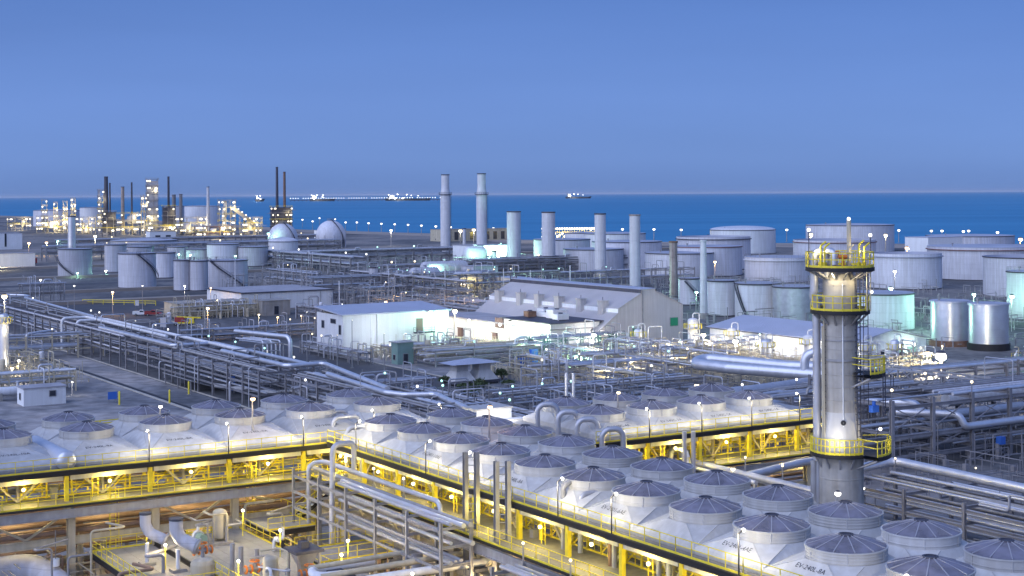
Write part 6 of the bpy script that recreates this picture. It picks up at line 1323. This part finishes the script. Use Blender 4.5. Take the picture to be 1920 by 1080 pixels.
LP = [
 (211, 548, 7, 'bulb_o', ORG, 2200, .42, 'orange glowing lamp post on the dark asphalt left of the pump house'),
 (389, 578, 7, 'bulb_o', ORG, 1800, .42, 'orange glowing lamp post by the low pump house'),
 (346, 536, 8, 'bulb_w', WHT, 600, .36, 'white lamp post before the narrow touching tank'),
 (395, 540, 7, 'bulb_o', ORG, 500, .34, 'small warm lamp left of the flat white warehouse'),
 (76, 525, 6, 'bulb_w', WHT, 300, .45, 'small white lamp on the bank near the left edge'),
 (139, 536, 8, 'bulb_w', WHT, 0, .3, 'dim slender lamp post on the dark ground below the lone grey tank'),
 (267, 536, 8, 'bulb_w', WHT, 0, .25, 'unlit looking slender post in front of the broad pale tank'),
 (178, 443, 12, 'bulb_y', WARM, 9000, 1.0, 'bright yellow lamp mast between the steel column and the left tank group'),
 (54, 456, 8, 'bulb_o', ORG, 3000, .9, 'left of two orange lamps near the pale green shed'),
 (87, 455, 8, 'bulb_o', ORG, 3000, .9, 'right of two orange lamps near the pale green shed'),
 (108, 452, 8, 'bulb_g', GRN, 2000, .8, 'pale teal lamp between the orange lamps and the steel column'),
 (145, 512, 2.4, 'bulb_g', GRN, 500, .55, 'teal lamp at the foot of the lone grey tank'),
 (198, 508, 2.4, 'bulb_w', GRN, 700, .6, 'white green lamp at the foot of the narrow half hidden tank'),
 (280, 493, 5, 'bulb_g', GRN, 350, .45, 'teal lamp beside the stair of the broad pale tank'),
 (335, 477, 6, 'bulb_g', GRN, 700, .6, 'teal lamp before the small tank of the left group'),
 (356, 478, 6, 'bulb_g', GRN, 700, .6, 'teal lamp between two small tanks of the left group'),
 (441, 480, 6, 'bulb_g', GRN, 900, .7, 'teal lamp at the right foot of the white tank'),
 (524, 475, 4, 'bulb_w', GRN, 900, .6, 'white lamp at the foot of the domed white tank'),
 (503, 438, 12, 'bulb_g', GRN, 3000, 1.0, 'green lamp left of the gas sphere'),
 (852, 583, 8, 'bulb_y', WARM, 2600, .62, 'bright warm lamp where the white hall meets the control block'),
 (955, 605, 7, 'bulb_y', WARM, 2200, .58, 'warm lamp on the wall corner of the control block'),
 (687, 609, 6, 'bulb_w', WHT, 700, .34, 'white lamp on a short post before the white hall'),
 (1112, 628, 7, 'bulb_w', WHT, 2000, .5, 'tall white lamp at the right corner of the control block'),
 (1078, 668, 3, 'bulb_g', GRN, 1500, .5, 'mint lamp below the control block corner'),
 (1318, 628, 6, 'bulb_y', WARM, 2200, .55, 'warm lamp at the left end of the long shed'),
 (1378, 640, 5, 'bulb_w', WHT, 2200, .6, 'brightest white lamp on the face of the long shed'),
 (1763, 668, 4, 'bulb_w', WARM, 16000, 1.1, 'dazzling flood lamp at the foot of the left silver tank'),
 (1738, 662, 4, 'bulb_y', WARM, 1500, .5, 'small warm lamp left of the dazzling flood lamp'),
 (1918, 710, 5, 'bulb_y', WARM, 1500, .6, 'warm lamp at the right picture edge above the footbridge'),
 (1825, 552, 6, 'bulb_g', GRN, 1500, .6, 'small green lamp over the rail between the silver tanks and the dark tank'),
 (1896, 556, 7, 'bulb_g', GRN, 3000, .7, 'green lamp at the foot of the dark grey tank, right edge'),
 (1669, 541, 7, 'bulb_g', GRN, 3000, .7, 'green lamp above the pale tank beside the column'),
 (1677, 509, 9, 'bulb_w', WHT, 1200, .6, 'white lamp in front of the large pale tank'),
 (1340, 491, 9, 'bulb_o', ORG, 1500, .6, 'orange lamp between two pale tanks of the middle farm'),
 (1305, 548, 6, 'bulb_g', GRN, 900, .55, 'green lamp low beside the slim pale tank stair'),
 (1234, 464, 9, 'bulb_g', GRN, 3000, .8, 'green lamp between the large pale tanks behind the banded stack'),
 (1080, 457, 10, 'bulb_g', GRN, 3000, .8, 'green lamp on the rim between two pale tanks'),
 (1700, 465, 9, 'bulb_o', ORG, 3500, 1.0, 'orange lamp on the shore sand between the far right tanks'),
 (1660, 441, 12, 'bulb_y', WARM, 3000, 1.0, 'yellow lamp at the right side of the huge shore tank'),
 (1520, 440, 12, 'bulb_y', WARM, 4000, 1.2, 'yellow lamp left of the column top, over the shore tank'),
 (1913, 449, 10, 'bulb_o', ORG, 4000, 1.2, 'large orange lamp on the shore at the right edge'),
 (1327, 443, 12, 'bulb_g', GRN, 3000, .9, 'green lamp at the edge of the bright white shore tank'),
 (473, 748, 16.9, 'bulb_o', ORG, 70, .24, 'orange lamp on a railed post above the back hoods of the left bank'),
 (300, 762, 15.9, 'bulb_w', WARM, 40, .2, 'white lamp between the back hoods of the left bank'),
 (917, 763, 17.0, 'bulb_o', ORG, 70, .24, 'orange lamp above the back hoods of the middle bank'),
 (1158, 736, 16.2, 'bulb_y', WARM, 30, .2, 'yellow lamp on a back hood of the far right bank'),
 (1305, 723, 14, 'bulb_y', WARM, 200, .3, 'warm lamp behind the back hoods of the far right bank'),
 (1372, 879, 12, 'bulb_y', WARM, 220, .2, 'yellow lamp under the pipe bridge between the banks'),
 (1568, 925, 16.0, 'bulb_w', WHT, 20, .22, 'white lamp above the back hood nearest to the column'),
 (1616, 915, 7, 'bulb_w', WHT, 220, .2, 'white lamp post at the foot of the column'),
 (1432, 1040, 13.2, 'bulb_w', WHT, 120, .3, 'white mushroom lamp between the hoods at the bottom right'),
 (8, 556, 12.5, 'bulb_y', WARM, 1500, .7, 'warm floodlight on top of the silver column at the left edge'),
 (35, 676, 3, 'bulb_w', WARM, 500, .3, 'white lamp in the pump bay at the left edge'),
 (22, 690, 3, 'bulb_y', WARM, 500, .3, 'yellow lamp low in the pump bay at the left edge'),
 (135, 716, 2.4, 'bulb_w', WHT, 120, .18, 'low white lamp beside the small white cabin'),
 (485, 590, 4, 'bulb_y', WARM, 500, .3, 'left warm lamp in the pipe yard before the white hall'),
 (520, 595, 4, 'bulb_o', ORG, 500, .3, 'middle warm lamp in the pipe yard before the white hall'),
 (565, 592, 4, 'bulb_o', ORG, 500, .3, 'right warm lamp in the pipe yard before the white hall'),
 (723, 566, 6, 'bulb_o', ORG, 700, .4, 'orange lamp in the frames behind the white hall'),
 (863, 433, 14, 'bulb_y', WARM, 4000, 1.2, 'warm lamp behind the left tall ringed stack'),
 (888, 431, 14, 'bulb_y', WARM, 4000, 1.1, 'warm lamp on the shore between the two tall ringed stacks'),
 (733, 432, 11, 'bulb_w', WHT, 3000, 1.0, 'white lamp on the roof of the low colonnaded shore building'),
]
for px, py, hz, bulb, col, pw, r, lab in LP: lamp_post(lab, px, py, hz, bulb, col, pw, r, zg=13.2 if hz > 15 else (6 if 'under the pipe bridge' in lab else (12 if 'hoods at the bottom' in lab else 0)), name='lamp_post')
lamp_post('twin headed tall white lamp before the mint lit wall', 793, 577, 9, 'bulb_w', WHT, 1500, .4, double=True, name='lamp_post')
for k, (px, py, h) in enumerate(((660, 600, 10), (575, 585, 12), (720, 625, 8), (632, 628, 8))):
    lamp_post('dark unlit mast along the asphalt road, %s' % ('the black one before the white hall corner', 'the tallest at the hall left end', 'the short one before the long hall wall', 'the thin one at the hall corner')[k], px, py, h, 'bulb_w' if k == 1 else 'bulb_far', WHT, 0, .1, name='lamp_post')
# yellow lamp row on the shore tank top, openwork collar
o = bpy.data.objects.new('lit_gantry', None); COL.objects.link(o); p = at(1075, 452, 0); o.location = p; tag(o, 'long gantry with a dense double row of yellow lamps behind the broad grey stacks', 'gantry'); s = p.y / FPX
MB().bx(-60 * s, 62 * s, -1, 1, 6.5, 7.2).part('walkway', 'cream', o)
gb = MB().sphere((0, 0, 0), .85, 8, 6).mesh('lamp', M['bulb_far'])
for k in range(26): q = MB().beam((0, 0, 0), (0, 0, 9.5), .3).part('post', 'cream', o, (-58 * s + 116 * s * k / 25, -1.4, 0)); put('lamp', gb, q, (0, 0, 9.6)); put('lamp', gb, q, (0, -.5, 3.5 + (k % 3) * 1.2))
for k in range(4): light((-45 * s + 30 * s * k, -8, 5), 6000, YEL, o, 1)
c_ = bpy.data.objects.new('stack_collar', None); COL.objects.link(c_); p = at(1028, 512, 0); c_.location = p; tag(c_, 'openwork service collar round the foot of a broad grey stack', 'service platform'); r = 26 / 2 * p.y / FPX
for k in range(12):
    an = 2 * math.pi * k / 12; MB().beam((0, 0, 0), (0, 0, 7.6), .3).part('post', 'steel', c_, ((r + 1.4) * math.cos(an), (r + 1.4) * math.sin(an), 0))
MB().lathe([(r + .1, 7.6), (r + 2, 7.6), (r + 2, 7.9), (r + .1, 7.9)], 24).part('ring', 'dsteel', c_)
# ================================================================== LEFT EDGE
o = thing('steel_column', 'polished silver column with a lit railed crown, cut by the left edge', 'column', 73.7, 314.7)
MB().lathe([(1.0, 0), (1.0, 11.6), (.8, 12.0), (.02, 12.2)], 28).part('shell', 'alu', o); MB().lathe([(1.0, 10.2), (1.7, 10.2), (1.7, 10.35), (1.0, 10.35)], 20).part('platform', 'cream', o)
q = MB()
for k in range(14):
    a0, a1 = 2 * math.pi * k / 14, 2 * math.pi * (k + 1) / 14; f2 = lambda an, z: (1.65 * math.cos(an), 1.65 * math.sin(an), z); q.beam(f2(a0, 11.4), f2(a1, 11.4), .08); q.beam(f2(a0, 10.3), f2(a0, 11.4), .08)
q.part('railing', 'yellow', o); light((0, -3, 9), 500, WARM, o, .3); light((1.0, -3, 2), 400, WARM, o, .3)
pipe_rack('lit pump bay with pipes at the left edge beside the white cabin', 62, 278, 'a', 16, 6, (2.0, 3.6), 4, (4, 5), (.15, .3), 91, .26, mat='cream', risers=8, pm=['cream', 'tank_white', 'alu'])
drum('white drum lying in the lit pump bay at the left edge', (61, 272, 1.6), (71, 272, 1.6), .8, 'tank_white')
pipe_rack('tall hooped pipes behind the warm floodlight at the left edge', 128, 520, 'a', 14, 4, (3, 6), 4, (3, 4), (.2, .35), 92, .3, mat='galv', risers=8)
# yellow guard rails, fences and blue notice
def guard_rail(label, a0, c0, a1, c1, mat='yellow', h=1.0, post=3):
    o = thing('guard_rail', label, 'guard rail', a0, c0); v_ = Vector((a1 - a0, c1 - c0, 0)); n = max(1, round(v_.length / post)); pm = MB().bx(-.09, .09, -.09, .09, 0, h).mesh('post', M[mat])
    for k in range(n + 1): put('post', pm, o, v_ * (k / n))
    for z in (h - .1, h * .5): MB().beam((0, 0, z), v_ + ZV * z, .1, .16).part('rail', mat, o)
a, c = S(155, 570); a2, c2 = S(292, 573)
guard_rail('long low yellow barrier on the dark ground left of the pump house', a, c, a2, c2, h=1.6, post=4)
guard_rail('yellow rail along the yard behind the left bank, left length', 52, 175, 74, 176); guard_rail('yellow rail along the yard behind the left bank, right length', 76, 176, 96, 178)
guard_rail('yellow rail on the far side of the small cabin yard', 60, 232, 78, 233)
for k, (px, py) in enumerate(((224, 760), (318, 757), (354, 740))):
    a, c = S(px, py); o = thing('bollard', 'yellow guard post near the end of the kerb, %s from the left' % ORD[k], 'bollard', a, c); MB().tube([(0, 0, 0), (0, 0, 2.3), (0, 0, 2.45)], [.16, .16, .08], 10).part('post', 'yellow', o); MB().bx(-.3, .3, -.3, .3, 0, .1).part('base', 'conc', o)
a, c = S(211, 755); o = thing('notice_board', 'small blue notice board beside a yellow guard post on the yard', 'notice board', a, c); MB().bx(-.8, .8, -.04, .04, .6, 1.9).part('panel', 'blue', o); [MB().bx(x - .05, x + .05, .05, .13, 0, 1.9).part('leg', 'steel', o) for x in (-.6, .6)]
a, c = S(306, 618); o = thing('notice_board', 'white upright board standing on the asphalt behind the rack', 'notice board', a, c); MB().bx(-.8, .8, -.05, .05, .6, 3.2).part('panel', 'white', o); [MB().bx(x - .05, x + .05, .06, .14, 0, 3.2).part('leg', 'steel', o) for x in (-.6, .6)]
a, c = S(257, 578); o = thing('notice_board', 'small pale board by the yellow barrier', 'notice board', a, c); MB().bx(-.6, .6, -.05, .05, .8, 2.6).part('panel', 'white', o); [MB().bx(x - .05, x + .05, .06, .14, 0, 2.6).part('leg', 'steel', o) for x in (-.5, .5)]
# ================================================================== VEHICLES
def wheel(o, x, y, r=.36):
    wme = cached(('tyre', r), lambda: MB().tube([(0, -.13, 0), (0, .13, 0)], r, 16).mesh('wheel', M['tyre'])); rm = cached(('rim', r), lambda: MB().tube([(0, -.15, 0), (0, .15, 0)], r * .55, 12).mesh('rim', M['galv']))
    q = put('wheel', wme, o, (x, y, r)); put('rim', rm, q)
def pickup(label, a, c, rz, mat='white'):
    o = thing('pickup_truck', label, 'pickup truck', a, c, 0, rz); W_ = .88
    sec = lambda pts, y0, y1: MB().add([(x, y0, z) for x, z in pts] + [(x, y1, z) for x, z in pts], [tuple(range(len(pts)))[::-1], tuple(range(len(pts), 2 * len(pts)))] + [(i, (i + 1) % len(pts), (i + 1) % len(pts) + len(pts), i + len(pts)) for i in range(len(pts))])
    sec([(-2.5, .45), (2.45, .45), (2.5, .8), (2.35, 1.0), (1.2, 1.08), (-2.5, 1.08)], -W_, W_).part('body', mat, o)
    sec([(-.6, 1.085), (1.15, 1.085), (.55, 1.72), (-.45, 1.75)], -W_ + .08, W_ - .08).part('cab', mat, o)
    for y in (-W_ + .07, W_ - .07): sec([(-.45, 1.15), (.95, 1.15), (.45, 1.62), (-.35, 1.64)], y - .02, y + .02).part('side_window', 'glass', o)
    MB().add([(1.13, -.7, 1.13), (1.13, .7, 1.13), (.6, .66, 1.68), (.6, -.66, 1.68)], [(0, 1, 2, 3)]).part('windscreen', 'glass', o)
    MB().bx(-2.45, -.7, -W_ + .07, W_ - .07, 1.085, 1.1).part('load_bed', 'dsteel', o)
    for y in (-W_, W_ - .06): MB().bx(-2.5, -.65, y, y + .06, 1.085, 1.4).part('bed_side', mat, o)
    MB().bx(2.46, 2.62, -W_, W_, .4, .6).part('bumper', 'dsteel', o)
    for x in (-1.5, 1.5):
        for y in (-.8, .8): wheel(o, x, y)
    return o
a, c = S(265, 592); pickup('white pickup parked on the dark asphalt before the pump house', a, c, -.45)
a, c = S(287, 592); pickup('red pickup parked beside the white one before the pump house', a, c, -.45, 'red')
a, c = S(345, 702 - 92); o = thing('mobile_crane', 'red and yellow crane carrier on the asphalt behind the long rack', 'crane', a, c, 0, -.5)
MB().bx(-4, 4, -1.2, 1.2, .8, 1.3).part('chassis', 'yellow', o); MB().bx(-3.4, -.2, -1.15, 1.15, 1.32, 3.2).add([(-.2, -1.15, 1.32), (1.0, -1.15, 1.32), (-.2, -1.15, 3.2), (-.2, 1.15, 1.32), (1.0, 1.15, 1.32), (-.2, 1.15, 3.2)], [(0, 1, 2), (5, 4, 3), (1, 4, 5, 2)]).part('engine_house', 'red', o)
MB().bx(2.2, 3.9, -1.15, 1.15, 1.32, 2.7).part('cab', 'yellow', o); MB().bx(3.9, 3.94, -1.0, 1.0, 1.9, 2.6).part('windscreen', 'glass', o); MB().beam((-2.8, 0, 3.3), (6.5, 0, 2.9), .5).part('boom', 'yellow', o)
o.scale = (.72, .72, .72)
for x in (-3, -1.6, 1.4, 2.9):
    for y in (-1.05, 1.05): wheel(o, x, y, .55)
a, c = S(49, 497); o = thing('truck', 'red truck parked in front of the long white shed, left edge', 'truck', a, c, 0, .1)
MB().bx(-5, 3, -1.6, 1.6, 1.2, 4.4).part('box_body', 'red', o); MB().bx(3.2, 5.4, -1.5, 1.5, .9, 3.6).part('cab', 'red', o); MB().bx(5.4, 5.44, -1.3, 1.3, 2.3, 3.4).part('windscreen', 'glass', o); MB().bx(-5, 5.2, -1.2, 1.2, .7, 1.18).part('chassis', 'dsteel', o)
for x in (-3.6, -2.2, 4.0):
    for y in (-1.4, 1.4): wheel(o, x, y, .6)
a, c = S(860, 478); o = thing('tank_lorry', 'small red tank lorry between the stacks', 'truck', *S(858, 505), 0, .2)
MB().drum((-4, 0, 2.2), (3, 0, 2.2), 1.3, 16).part('tank', 'red', o); MB().bx(3.3, 5.3, -1.2, 1.2, .8, 3.2).part('cab', 'white', o); MB().bx(-4, 5.2, -1, 1, .6, .95).part('chassis', 'dsteel', o)
for x in (-3, -1.8, 4.2):
    for y in (-1.1, 1.1): wheel(o, x, y, .5)
# ================================================================== GREEN BUSHES NEAR THE CANOPIED HOODS
def bush(label, a, c, r, h, seed):
    rnd = random.Random(seed); o = thing('bush', label, 'bush', a, c); m = MB()
    for k in range(1000):
        th, ph = rnd.uniform(0, 6.283), rnd.uniform(-.3, 1.5); rr = rnd.random() ** .5 * (0.75 + .4 * math.sin(3 * th + seed) * math.cos(2.3 * th)); p = Vector((r * rr * math.cos(th) * math.cos(ph), r * rr * math.sin(th) * math.cos(ph), h * .5 + h * .5 * rr * math.sin(ph)))
        q = Vector((rnd.gauss(0, 1), rnd.gauss(0, 1), rnd.gauss(0, 1))).normalized() * rnd.uniform(.1, .24); t = q.cross(Vector((rnd.gauss(0, 1), rnd.gauss(0, 1), 1))).normalized() * .13
        m.add([p - q, p + t, p + q, p - t], [(0, 1, 2, 3)])
    m.part('foliage', 'leaf', o); st = MB()
    for k in range(5): an = k * 1.26; st.tube([(0, 0, 0), (r * .25 * math.cos(an), r * .25 * math.sin(an), h * .4), (r * .5 * math.cos(an), r * .5 * math.sin(an), h * .8)], [.09, .06, .03], 5)
    st.part('stem', 'bark', o)
for k, (px, py, r, h) in enumerate(((832, 722, 1.6, 1.8), (872, 738, 2.4, 2.4), (900, 735, 2.0, 2.6), (888, 745, 1.8, 1.8), (942, 712, 1.5, 2.2), (955, 728, 1.6, 1.6))):
    a, c = S(px, py); bush(('small bush at the left foot of the twin hoods', 'widest green bush below the twin hoods', 'tall green bush below the right hood', 'low bush between the two larger ones', 'thin bush right of the twin hoods', 'low bush nearest to the dark thicket')[k], a, c, r, h, 40 + k)

# ================================================================== SEA HAZE
hb = MB(); hb.bx(-62000, 62000, -1500, 112000, -3.5, 75)
hm_ = bpy.data.materials.new('haze_air'); hm_.use_nodes = True; hn = hm_.node_tree; hn.nodes.clear()
ho = hn.nodes.new('ShaderNodeOutputMaterial'); pv = hn.nodes.new('ShaderNodeVolumePrincipled'); pv.inputs['Color'].default_value = (0.92, 0.94, 1.0, 1); pv.inputs['Density'].default_value = 0.000013; pv.inputs['Anisotropy'].default_value = 0.0
hn.links.new(pv.outputs[0], ho.inputs['Volume']); M['haze'] = hm_
tag(put('haze', hb.mesh('haze', 'haze')), 'thin pale sea haze over the whole plant and water', 'haze', kind='stuff')
